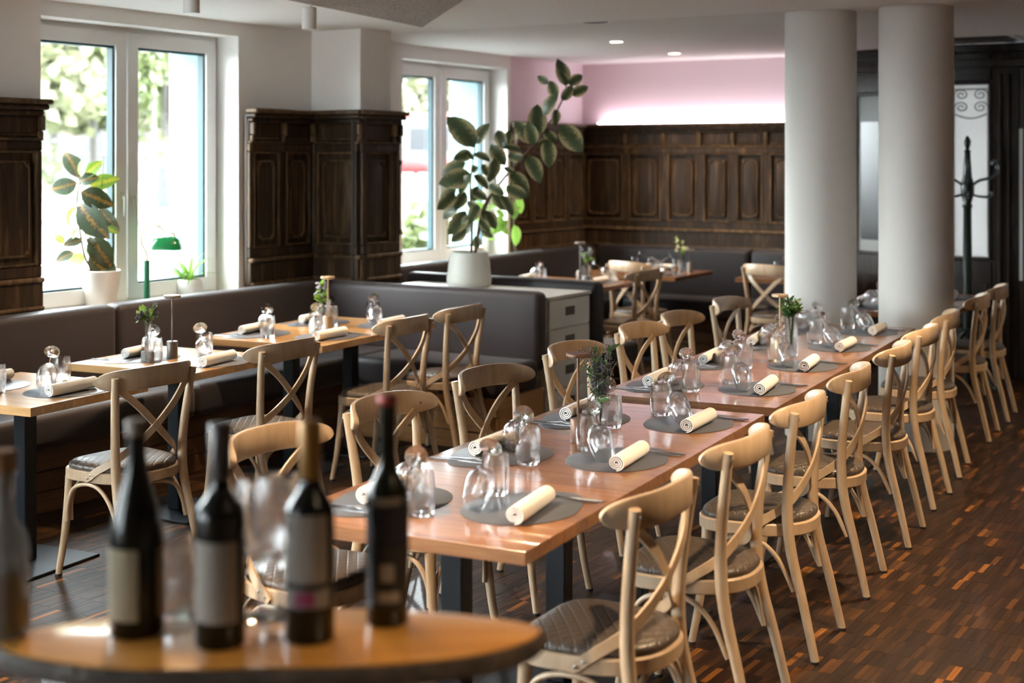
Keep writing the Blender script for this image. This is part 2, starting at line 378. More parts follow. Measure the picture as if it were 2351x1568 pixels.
# ------------------------------------------------------------------ room shell
ZC = 2.64; ZC2 = 2.665
def struct(name, boxes, m, smooth=0, label=None):
    g = G()
    for b in boxes: g.add(box(*b))
    o = g.build(name, m, smooth=smooth); o['kind'] = 'structure'
    if label: o['label'] = label
    return o
W1 = (5.46, 7.085); W2 = (9.31, 10.93); WZ = (.85, 2.55)
WA = (1.2, 3.7); WB = (-2.7, .3)  # unseen left wall windows, added for more daylight indoors
BK = ((-5.9, -4.0),)        # unseen opening added behind the camera to let in daylight
def wall_with_holes(name, x0, x1, v0, v1, holes, m):
    bs = []; p = v0
    for a, b in sorted(holes):
        bs.append((x0, x1, p, a, 0, 2.75)); bs.append((x0, x1, a, b, 0, WZ[0]-.03)); bs.append((x0, x1, a, b, WZ[1], 2.75)); p = b
    bs.append((x0, x1, p, v1, 0, 2.75))
    return struct(name, bs, m)
wall_with_holes('wall_left', -7.02, -6.4, -3.5, 7.84, [WB, WA, W1], 'wall')
wall_with_holes('wall_left_nook', -7.29, -6.67, 8.2, 10.99, [W2], 'wall')
struct('wall_left_corner', [(-7.29, -6.67, 10.99, 12.6, 0, 2.75)], 'pinkwall')
struct('wall_pier', [(-7.29, -5.97, 7.84, 8.2, 0, 2.75)], 'wall')
struct('wall_far', [(-6.67, -3.3, 12.35, 12.6, 0, 2.75)], 'pinkwall')
struct('wall_far_right', [(-1.15, 4.3, 11.75, 12.0, 0, 2.75)], 'wall')
struct('wall_right', [(4.0, 4.3, -3.5, 11.75, 0, 2.75)], 'warmwall')
struct('wall_back', [(-6.85, BK[0][0], -3.95, -3.5, 0, 2.75), (BK[0][1], 4.3, -3.95, -3.5, 0, 2.75)] + [(a, b, -3.95, -3.5, z0, z1) for a, b in BK for z0, z1 in ((0, WZ[0]-.03), (WZ[1], 2.75))], 'warmwall')
near = struct('ceiling', [(-6.85, 4.3, -3.8, 8.26, ZC, 2.9)], 'ceil')
struct('ceiling_far', [(-7.12, 4.3, 8.26, 12.6, ZC2, 2.9)], 'ceil_tex')
o = G().add(prism([(-5.34, 7.68), (-5.06, 6.1), (-4.70, 4.1), (-2.3, 4.3), (-4.31, 6.56)], ZC-.035, ZC-.001)).build('trim_1', 'acoustic', smooth=0)
o['kind'] = 'structure'; o['label'] = 'beige acoustic board fixed under the white ceiling'
# parquet floor: a dark bed, the 300 nearest strips single, the others one field
fl = struct('floor', [(-7.0, 4.3, -3.6, 12.4, -.12, -.003)], 'floor_base')
SW, SL = .0245, .147
strips = []
ny = int(15.8/SL); nx = int(10.9/SW)
for j in range(ny):
    y0 = -3.4 + j*SL
    if y0 < 1.2 or y0 > 12.2: continue
    off = rnd.random()*SW
    for i in range(nx):
        x0 = -6.6 + i*SW + off
        lat = x0*math.cos(YAW)+y0*math.sin(YAW); d = -x0*math.sin(YAW)+y0*math.cos(YAW)
        if d < 1.5: continue
        px = CX + lat/d*F
        if px < -150 or px > 2500: continue
        tone = rnd.random()*.9
        strips.append((d, px, x0, y0, tone if rnd.random() < .96 else .93+.07*rnd.random()))
g = .0003
def strip_vf(x0, y0, dz=0):
    v, f = box(x0+g, x0+SW-g, y0+g, y0+SL-g, -.004, dz); return v, f[1:]
vis = sorted([s for s in strips if HY + F*H/s[0] < 1600 and 1500 < s[1] < 2351], key=lambda s: s[0])
one = set(id(s) for s in vis[:300])
def tone_attr(me, tones):
    a = me.attributes.new('tone', 'FLOAT', 'FACE'); a.data.foreach_set('value', tones)
field = G(); tones = []
for s in strips:
    vf = strip_vf(s[2], s[3], rnd.uniform(-.0004, .0004))
    if id(s) in one:
        me = bpy.data.meshes.new('parquet_strip'); me.from_pydata(*(vf[0], [], vf[1])); me.materials.append(M['parquet'])
        tone_attr(me, [s[4]]*len(vf[1])); link('parquet_strip', me, fl)
    else:
        field.add(vf); tones += [s[4]]*len(vf[1])
me = bpy.data.meshes.new('parquet_field'); me.from_pydata(field.v, [], field.f); me.materials.append(M['parquet']); tone_attr(me, tones)
o = link('parquet_field', me, fl); o['kind'] = 'stuff'
del field, tones
# columns
for n, (px, d) in enumerate(((1884, 8.98), (2103, 8.67))):
    x, y = cw((px-CX)/F*d, d)
    o = G().add(lathe([(.222, 0), (.222, 2.75)], 64)).build('column', 'column', loc=(x, y, 0))
    tag(o, ['round white column nearer the pink wall, left of the pair', 'round white column by the coat stand, right of the pair'][n], 'column', 'round white columns')

# ------------------------------------------------------------------ windows
def window(n, x, v0, v1, dx=.195, detail=True, back=False):
    """two-sash white window set back from the wall face x; opening v0..v1"""
    xf = x - dx; z0, z1 = WZ
    r = empty('window_%d' % n, ((v0+v1)/2, xf, z0) if back else (xf, (v0+v1)/2, z0), R(90) if back else 0, kind='structure'); r['label'] = ['white two sash window behind the croton and green lamp', 'white two sash window behind the rubber plant', 'added unseen two sash window left of the picture', 'added unseen two sash window left behind the camera', 'added unseen two sash window behind the camera, left', 'added unseen two sash window behind the camera, right'][n-1]
    hw = (v1-v0)/2; h = z1-z0
    def ring(a0, a1, b0, b1, t, x0, x1):
        g = G(); g.add(box(x0, x1, a0, a1, b0, b0+t)); g.add(box(x0, x1, a0, a1, b1-t, b1)); g.add(box(x0, x1, a0, a0+t, b0+t, b1-t)); g.add(box(x0, x1, a1-t, a1, b0+t, b1-t)); return g
    ring(-hw, hw, 0, h, .05, -.07, 0).build('window_frame', 'frame', r, 0)
    for s in (-1, 1):
        a0, a1 = (-hw+.03, -.006) if s < 0 else (.006, hw-.03)
        q = ring(a0, a1, .03, h-.03, .085, -.055, .022).build('sash', 'frame', r, 0)
        ring(a0+.085, a1-.085, .115, h-.115, .014, -.045, .004).build('glazing_bead', 'gasket', q, 0)
        G().add(box(-.036, -.030, a0+.088, a1-.088, .118, h-.118)).build('pane', 'pane', q, 0)
        if detail:
            g = G().add(rbox(.022, .032, s*.045-.014, s*.045+.014, .62, .69, .004, 2)); g.add(rbox(.04, .055, s*.045-.009, s*.045+.009, .54, .665, .005, 2)); g.add(box(.03, .045, s*.045-.007, s*.045+.007, .645, .66))
            g.build('window_handle', 'frame', q)
    G().add(box(-.02, dx+.015, -hw, hw, -.03, 0)).build('window_sill', 'white_lac', r, 0)
    g = G(); g.add(box(-.405, -.072, hw-.012, hw+.0, 0, h)); g.add(box(-.405, -.072, -hw, -hw+.012, 0, h)); g.add(box(-.405, -.072, -hw, hw, h-.012, h)); g.build('outer_reveal', 'outreveal', r, 0)
    # light portal in the opening (guides sampling of the sky only)
    L = bpy.data.lights.new('window_portal', 'AREA'); L.shape = 'RECTANGLE'; L.size = h; L.size_y = v1-v0; L.cycles.is_portal = True
    po = bpy.data.objects.new('window_portal', L); COL.objects.link(po); po.parent = r; po.location = (-.41, 0, h/2); po.rotation_euler = (0, R(-90), 0)
window(1, -6.4, *W1); window(2, -6.67, *W2); window(3, -6.4, *WA); window(4, -6.4, *WB); window(5, -3.5, *BK[0], back=True)

# ------------------------------------------------------------------ carved wall panelling
def wainscot(loc, rz, widths, label, ends=(True, True), z0=.62):
    """local x along the wall, y out of the wall, z up; one part per board, panel, moulding and bracket"""
    r = empty('wall_panelling', loc, rz, label, 'wall panelling')
    W = sum(widths)
    def B(name, x0, x1, y0, y1, a, b, m='panel', bev=.006, par=None, seg=1):
        return G().add(rbox(x0, x1, y0, y1, a, b, min(bev, (x1-x0)*.3, (y1-y0)*.3, (b-a)*.3), seg)).build(name, m, par or r, 30)
    B('back_board', 0, W, .0, .022, z0, 2.04, bev=.002)
    B('base_board', 0, W, .022, .06, z0, 1.06); B('base_moulding', 0, W, .022, .078, 1.055, 1.085, 'panel_hi', .01)
    B('foot_moulding', 0, W, .022, .075, .90, .925, 'panel_hi', .008)
    B('bottom_rail', 0, W, .022, .05, 1.085, 1.15); B('top_rail', 0, W, .022, .05, 1.79, 1.845)
    B('frieze_moulding', 0, W, .022, .062, 1.845, 1.862, 'panel_hi', .006)
    B('frieze_board', 0, W, .022, .04, 1.862, 1.995)
    B('cornice_lower', -.0, W, .022, .075, 1.985, 2.015, 'panel', .012); B('cornice_upper', -.01, W+.01, .022, .105, 2.015, 2.045, 'panel', .012); B('cornice_cap', -.02, W+.02, .022, .125, 2.045, 2.075, 'panel_hi', .008)
    x = 0; st = .034
    for i, w_ in enumerate(widths):
        a, b = x+st, x+w_-st
        B('stile', x-(st if i else 0), a, .022, .05, 1.15, 1.79)
        if i == len(widths)-1: B('stile', b, x+w_, .022, .05, 1.15, 1.79)
        # raised field with a moulded frame and scrolled corners
        p = B('raised_panel', a+.045, b-.045, .022, .040, 1.20, 1.735, 'panel', .014, seg=2)
        for (x0, x1, z_0, z_1) in ((a, a+.014, 1.15, 1.79), (b-.014, b, 1.15, 1.79)):
            B('panel_bead', x0, x1, .022, .058, z_0, z_1, 'panel_hi', .005, p)
        for z_ in (1.15, 1.776): B('panel_bead', a+.014, b-.014, .022, .058, z_, z_+.014, 'panel_hi', .005, p)
        iw = b-a-.09
        pts = []
        c = .030
        x0, x1, zz0, zz1 = a+.052, b-.052, 1.207, 1.728
        for (cx_, cz_, s0) in ((x0, zz0, 0), (x1, zz0, 1), (x1, zz1, 2), (x0, zz1, 3)):
            for k in range(5):
                ang = [R(90), R(180), R(270), R(0)][s0] - k/4*R(90)
                pts.append((cx_+c*math.cos(ang), .043, cz_+c*math.sin(ang)))
        pts.append(pts[0])
        G().add(tube(pts, .0065, 6)).build('scroll_moulding', 'panel_hi', p, 60)
        g = G()
        for sx in (x0+.012, x1-.012):
            for sz in (zz0+.012, zz1-.012):
                v, f = sphere(.011, (sx, .042, sz), 6); g.add((v, f))
        g.build('corner_boss', 'panel_hi', p, 60)
        # frieze
        B('frieze_panel', a+.012, b-.012, .04, .05, 1.885, 1.975, 'panel', .008)
        B('frieze_bead', a, b, .04, .052, 1.872, 1.882, 'panel_hi', .003)
        for xb in ([x+.0] if i else [x+.018]) + ([x+w_-.018] if i == len(widths)-1 else []):
            k = B('bracket', xb-.016, xb+.016, .04, .085, 1.90, 1.985, 'panel_hi', .008)
            B('bracket_scroll', xb-.013, xb+.013, .04, .068, 1.855, 1.90, 'panel_hi', .012, k, 2)
        x += w_
    return r
wainscot((-6.4, 5.43, 0), R(-90), [.56, .50, .45], 'dark carved wood panelling left of the near window')
wainscot((-6.375, 7.765, 0), R(-90), [.32, .33], 'two panel carved wood wainscot between near window and pier')
wainscot((-5.89, 7.815, 0), R(180), [.43], 'single carved wood panel on the pier face towards the benches')
wainscot((-5.97, 8.24, 0), R(-90), [.085, .42], 'carved wood panelling on the pier side beside the rubber plant')
wainscot((-6.67, 12.34, 0), R(-90), [.39, .33, .33, .31], 'carved wood panelling between far window and back corner')
FW = [.49, .41, .37, .33, .32, .31, .32]
wainscot((-6.66+sum(FW), 12.35, 0), R(180), FW[::-1], 'long carved wood panelling under the pink back wall')
# LED strip lying behind the cornice of the back wall panelling
o = G().add(rbox(-6.45, -4.12, 12.255, 12.29, 2.077, 2.092, .004, 1)).build('led_strip', 'led')
tag(o, 'pinkish white light strip along the top of the back panelling', 'light strip')

# ------------------------------------------------------------------ entrance screen of dark wood and frosted glass
def screen(n, p0, p1, parts, name, label):
    """glazed joinery bay from p0 to p1; parts: list of (u0,u1,z0,z1,material) panes"""
    d = Vector((p1[0]-p0[0], p1[1]-p0[1])); L = d.length; rz = math.atan2(d.y, d.x)
    r = empty(name, (p0[0], p0[1], 0), rz, kind='structure'); r['label'] = label
    return r, L
# local: x to the right, -y towards the room
def bay(r, L, u0, u1, z0, z1, pane, extra=True, t=.07):
    def B(nm, a, b, y0, y1, c, d_, m='door_wood', par=None, bev=.006):
        return G().add(rbox(a, b, y0, y1, c, d_, min(bev, (b-a)*.3, (d_-c)*.3), 1)).build(nm, m, par or r, 30)
    B('left_post', 0, u0, -.05, .05, 0, ZC2-.02); B('right_post', u1, L, -.05, .05, 0, ZC2-.02)
    B('head_board', u0, u1, -.05, .05, z1, ZC2-.02); B('bottom_board', u0, u1, -.05, .05, 0, z0)
    B('cornice', -.02, L+.02, -.10, .05, ZC2-.20, ZC2-.13); B('cornice_cap', -.03, L+.03, -.13, .05, ZC2-.08, ZC2-.01)
    B('frame_bead', u0, u0+.025, -.065, .03, z0, z1); B('frame_bead', u1-.025, u1, -.065, .03, z0, z1)
    B('frame_bead', u0, u1, -.065, .03, z0, z0+.025); B('frame_bead', u0, u1, -.065, .03, z1-.025, z1)
    for q in (.30, .62): B('kick_panel', u0+.03, u1-.03, -.06, -.05, q-.12+.02, q+.14)
    p = B('pane', u0+.02, u1-.02, -.006, .006, z0+.02, z1-.02, pane, bev=.002)
    return p
PL = [(-3.95, 12.10), (-3.02, 11.70), (-2.39, 11.72), (-1.1, 11.75)]
r, L = screen(1, PL[0], PL[1], None, 'wall_screen_left', 'dark wood entrance screen bay with mirrored glazing between the columns')
p = bay(r, L, .12, L-.12, .93, 2.30, 'frost_orn')
G().add(rbox(.20, L-.18, -.012, -.004, 1.05, 2.06, .003, 1)).build('dark_pane', 'dkpane', p)
r, L = screen(2, PL[1], PL[2], None, 'wall_screen_middle', 'dark wood entrance screen bay with frosted etched glass behind the coat stand')
u1 = .42
p = bay(r, L, .08, u1, .93, 2.36, 'frost')
g = G(); cxp = (.10+u1-.02)/2
for s in (-1, 1):      # etched scrolls at the head of the pane
    for q in range(2):
        pts = []
        for k in range(26):
            a = k/25*R(560); rr = .058*(1-k/30)
            pts.append((cxp+s*(.075-.0*q)+s*rr*math.cos(a), -.009, 2.255-.10*q+rr*.8*math.sin(a)))
        g.add(tube(pts, .0055, 5))
    g.add(tube([(cxp+s*.13, -.009, .98), (cxp+s*.13, -.009, 2.30)], .003, 5))
g.add(tube([(cxp-.13, -.009, 2.30), (cxp+.13, -.009, 2.30)], .006, 5))
pts = [(cxp-.125+k*.25/20, -.009, 2.10-.035*math.sin(k/20*math.pi)) for k in range(21)]
g.add(tube(pts, .006, 5)); g.build('etched_ornament', 'frost_orn', p, 60)
for z_ in (.2, .5): pass
for a, b in ((.47, .50), (.545, .565)):
    G().add(rbox(a, b, -.075, -.045, 0, 2.42, .008, 1)).build('fluted_strip', 'door_wood', r, 30)
# door leaf with brass handle
r, L = screen(3, PL[2], PL[3], None, 'door_1', 'dark wood entrance door with tall frosted panes and brass handle')
p = bay(r, L, .13, L-.14, .93, 2.25, 'frost')
G().add(rbox(.0, .028, -.056, -.050, .78, 1.98, .002, 1)).build('side_light', 'frost', r)
g = G().add(rbox(.060, .095, -.062, -.05, .98, 1.22, .004, 1)); g.add(tube(spline([(.078, -.05, 1.12), (.078, -.11, 1.12), (.10, -.125, 1.12), (.19, -.125, 1.115)], 4), .008, 8)); g.add(sphere(.014, (.078, -.075, 1.03)))
g.build('door_handle', 'brass', r)

# ------------------------------------------------------------------ ceiling fittings
WARM = (1.0, .72, .44)
def spot_light(name, parent, loc, power, size=R(95), blend=.7, rad=.04, col=WARM, rot=(0, 0, 0)):
    L = bpy.data.lights.new(name, 'SPOT'); L.energy = power; L.spot_size = size; L.spot_blend = blend; L.shadow_soft_size = rad; L.color = col
    o = bpy.data.objects.new(name, L); COL.objects.link(o); o.parent = parent; o.location = loc; o.rotation_euler = rot; return o
def downlight(x, y, zc, label, power=30):
    r = empty('recessed_downlight', (x, y, zc), 0, label, 'downlight', 'recessed ceiling downlights')
    G().add(lathe([(.050, -.006), (.062, -.006), (.066, 0), (.050, 0)], 28, True)).build('trim_ring', 'spot_body', r)
    G().add(lathe([(.0001, -.004), (.050, -.004), (.050, -.001), (.0001, -.001)], 28, True)).build('lamp_face', 'bulb', r)
    spot_light('lamp_light', r, (0, 0, -.012), power, R(140))
for i, (px, py) in enumerate(((1415, 95), (1548, 122))):
    d = F*(ZC2-H)/(HY-py); x, y = cw((px-CX)/F*d, d)
    downlight(x, y, ZC2, ['glowing recessed downlight left of two near the pink wall', 'glowing recessed downlight right of two near the pink wall'][i], 14)
def track_spot(px, py, label, power=60, tilt=0, xy=None):
    zc = ZC
    if xy is None:
        d = F*(ZC-.11-H)/(HY-py); x, y = cw((px-CX)/F*d, d)
    else: x, y = xy
    r = empty('ceiling_spot', (x, y, zc), 0, label, 'spotlight', 'white cylinder spotlights')
    G().add(lathe([(.0001, -.012), (.030, -.012), (.034, -.001), (.0001, -.001)], 24, True)).build('ceiling_plate', 'spot_body', r)
    G().add(tube([(.015, 0, -.01), (.015, 0, -.045)], .008, 8)).build('swivel', 'spot_body', r)
    h = G().add(lathe([(.036, -.165), (.041, -.165), (.041, -.045), (.036, -.04), (.0001, -.04), (.0001, -.13), (.036, -.13)], 28)).build('lamp_housing', 'spot_body', r)
    G().add(lathe([(.0001, -.155), (.034, -.155), (.034, -.150), (.0001, -.150)], 24, True)).build('lamp_face', 'bulb', h)
    spot_light('lamp_light', h, (0, 0, -.175), power, R(110))
track_spot(710, 45, 'white cylinder ceiling spotlight above the corner bench', 18)
track_spot(440, 5, 'white cylinder ceiling spotlight above the near window', 18)
for i, (x, y) in enumerate(((-2.6, 2.6), (-.9, 4.4), (.2, 1.6), (.8, 6.2), (-1.6, 6.6), (2.2, 3.6), (-.2, 9.2), (2.0, 8.8), (-3.4, .4), (-1.2, -1.2), (1.4, -1.2))):  # spotlights out of view, added to brighten the room with warm light
    track_spot(0, 0, 'added unseen cylinder ceiling spotlight out over the %s' % ['near table end', 'right hand chairs', 'camera', 'aisle floor', 'middle of the long table', 'right wall', 'table beyond the columns', 'far right corner', 'left back corner', 'back wall middle', 'back wall right'][i], 44, xy=(x, y))
# smoke detector / vent plates
d = F*(ZC2-H)/(HY-46); x, y = cw((1366-CX)/F*d, d)
r = empty('ceiling_air_valve', (x, y, ZC2), 0, 'thin round air valve in the textured ceiling', 'air valve')
G().add(lathe([(.10, -.012), (.125, -.012), (.13, 0), (.10, 0)], 32, True)).build('valve_ring', 'spot_body', r); G().add(lathe([(.0001, -.02), (.085, -.016), (.085, -.012), (.0001, -.012)], 32, True)).build('valve_disc', 'vent', r)
d = F*(ZC2-H)/(HY-90); x, y = cw((2235-CX)/F*d, d)
r = empty('ceiling_grille', (x, y, ZC2), 0, 'dark ventilation grille in the ceiling above the entrance', 'grille')
G().add(rbox(-.30, .30, -.22, .22, -.012, 0, .004, 1)).build('grille_plate', 'vent', r)
for k in range(9): G().add(rbox(-.27, .27, -.19+k*.045, -.17+k*.045, -.02, -.012, .002, 1)).build('grille_slat', 'vent', r)

# ------------------------------------------------------------------ benches
def bench(name, label, origin, back_len_segs, seat_segs, plinth=None):
    r = empty(name, origin, 0, label, 'bench')
    for b, m in back_len_segs: G().add(rbox(*b, .045, 4)).build('back_cushion', m, r, 50)
    for b, m in seat_segs: G().add(rbox(*b, .045, 4)).build('seat_cushion', m, r, 50)
    for b, m in (plinth or []): G().add(rbox(*b, .004, 1)).build('plinth_board', m, r, 30)
    return r
XB, VB, ZB = -6.10, 7.62, .915       # front faces of the two back rests and their height
XE = -4.42                           # free end of the divider bench
def boards_x(x, y0, y1, m, zs=((0.0, .10), (.105, .20), (.205, .315))): return [((x-.02, x, y0, y1, a, b), m) for a, b in zs]
def boards_y(y, x0, x1, m, zs=((0.0, .10), (.105, .20), (.205, .315))): return [((x0, x1, y, y+.02, a, b), m) for a, b in zs]
bench('window_bench', 'long charcoal upholstered bench under the near window', (0, 0, 0),
      [((XB-.16, XB, 2.4, 5.755, .44, ZB), 'sofa'), ((XB-.16, XB, 5.765, VB+.14, .44, ZB), 'sofa')],
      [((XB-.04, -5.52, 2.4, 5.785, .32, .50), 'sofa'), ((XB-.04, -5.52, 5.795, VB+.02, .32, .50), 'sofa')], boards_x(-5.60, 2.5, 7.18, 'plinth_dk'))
bench('divider_bench', 'charcoal bench with its back against the white drawer cabinet', (0, 0, 0),
      [((XB+.01, XE, VB, VB+.12, .42, ZB), 'sofa')], [((-5.51, XE, 7.13, VB+.02, .32, .50), 'sofa')], boards_y(7.16, -5.60, XE-.02, 'plinth') + [((XE-.04, XE-.02, 7.18, VB+.1, 0, .315), 'plinth')])
bench('nook_divider_bench', 'dark bench behind the white drawer cabinet facing the back corner', (0, 0, 0),
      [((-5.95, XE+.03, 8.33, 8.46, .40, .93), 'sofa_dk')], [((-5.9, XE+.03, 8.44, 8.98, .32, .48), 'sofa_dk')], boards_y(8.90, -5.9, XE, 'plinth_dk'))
bench('nook_window_bench', 'dark bench along the far window and back corner', (0, 0, 0),
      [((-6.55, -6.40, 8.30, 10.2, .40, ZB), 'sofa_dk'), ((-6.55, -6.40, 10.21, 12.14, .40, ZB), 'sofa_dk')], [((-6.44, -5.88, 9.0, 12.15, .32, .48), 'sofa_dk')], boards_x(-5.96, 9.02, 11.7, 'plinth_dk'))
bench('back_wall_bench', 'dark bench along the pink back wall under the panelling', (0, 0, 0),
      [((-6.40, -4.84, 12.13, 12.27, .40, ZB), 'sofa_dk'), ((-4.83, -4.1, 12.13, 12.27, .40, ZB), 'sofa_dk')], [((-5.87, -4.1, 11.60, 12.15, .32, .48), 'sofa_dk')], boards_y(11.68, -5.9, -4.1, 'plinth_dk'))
# white drawer cabinet between the two benches
r = empty('drawer_cabinet', (XE-.01, 7.755, 0), 0, 'white drawer cabinet between the two bench backs', 'cabinet')
G().add(box(-1.37, -.02, .0, .565, .06, .85)).build('cabinet_body', 'white_lac', r, 0); G().add(box(-1.33, -.06, .02, .54, 0, .06)).build('cabinet_plinth', 'recess', r, 0)
G().add(rbox(-1.38, .005, -.0, .57, .85, .872, .003, 1)).build('cabinet_top', 'white_lac', r, 30)
for z0, z1 in ((.665, .845), (.485, .66), (.28, .48), (.075, .275)):
    dr = G().add(rbox(-.02, .0, .015, .55, z0, z1, .003, 1)).build('drawer', 'white_lac', r, 30)
    c = (z0+z1)/2+.01
    G().add(rbox(-.0, .004, .22, .34, c-.028, c+.028, .0015, 1)).build('cutout_shade', 'recess', dr, 30)  # dark plate stands in for the shade inside a cutout handle

# ------------------------------------------------------------------ tables
def table_proto(name, wx, wy, m, nplank):
    r = empty(name, (0, 0, 0), 0, 'x', 'table')
    pw = wy/nplank
    me = G().add(rbox(-wx/2, wx/2, .0001, pw-.0001, -.036, 0, .0007, 1)).mesh('plank', m, 30)
    for k in range(nplank): link('plank', me, r, (0, -wy/2+k*pw, .75))
    G().add(rbox(-.035, .035, -.035, .035, .012, .705, .004, 1)).build('pillar', 'steel', r, 30)
    G().add(rbox(-.20, .20, -.17, .17, .702, .713, .002, 1)).build('top_plate', 'steel', r, 30)
    G().add(rbox(-.23, .23, -.21, .21, 0, .012, .003, 1)).build('base_plate', 'steel', r, 30)
    return r
used = {}
def table(kind, X, Y, label, group, rot=0, world=False):
    protos = {'long1': (.784, .718, 'table', 9), 'long2': (.784, .745, 'table', 9), 'bench': (.76, .70, 'table_lt', 9), 'bench2': (.82, .61, 'table_lt', 8), 'nook': (.95, .80, 'table', 10), 'nook3': (.8, .72, 'table', 9)}
    if kind not in used:
        r = table_proto('dining_table', *protos[kind]); used[kind] = r
    else: r = tree_copy(used[kind])
    x, y = (X, Y) if world else T(X, Y)
    r.location = (x, y, 0); r.rotation_euler = (0, 0, (0 if world else TA)+rot); tag(r, label, 'table', group); return r
XL = -1.562 - .392
LT = [3.610, 4.328, 5.046]; LT2 = [5.935, 6.680, 7.425, 8.170]
for i, Y in enumerate(LT): table('long1', XL, Y, '%s brown oak table module in the front block of the long row' % ['nearest', 'second', 'third'][i], 'front block of the long table row')
for i, Y in enumerate(LT2): table('long2', XL, Y, '%s brown oak table module in the rear block of the long row' % ['nearest', 'second', 'third', 'last'][i], 'rear block of the long table row')
XA = -4.23 - .38
table('bench', XA, 4.595, 'honey oak table cut by the left picture edge', 'tables along the window bench')
table('bench', XA, 5.605, 'honey oak table with a bud vase beside the window bench', 'tables along the window bench')
table('bench2', -4.23-.41, 6.625, 'nearer half of the honey oak corner table', 'corner bench tables'); table('bench2', -4.23-.41, 7.237, 'farther half of the honey oak corner table', 'corner bench tables')
table('nook3', -1.89, 9.70, 'brown table just behind the right hand column', 'tables behind the columns'); table('nook3', -1.89, 10.43, 'farther brown table near the coat stand', 'tables behind the columns')
table('nook', -5.56, 9.98, 'brown table behind the white drawer cabinet in the nook', 'nook tables', world=True)
table('nook', -5.47, 11.28, 'brown table in the far corner of the nook', 'nook tables', world=True); table('nook3', -4.15, 11.46, 'brown table at the back wall left of the columns', 'nook tables', world=True)

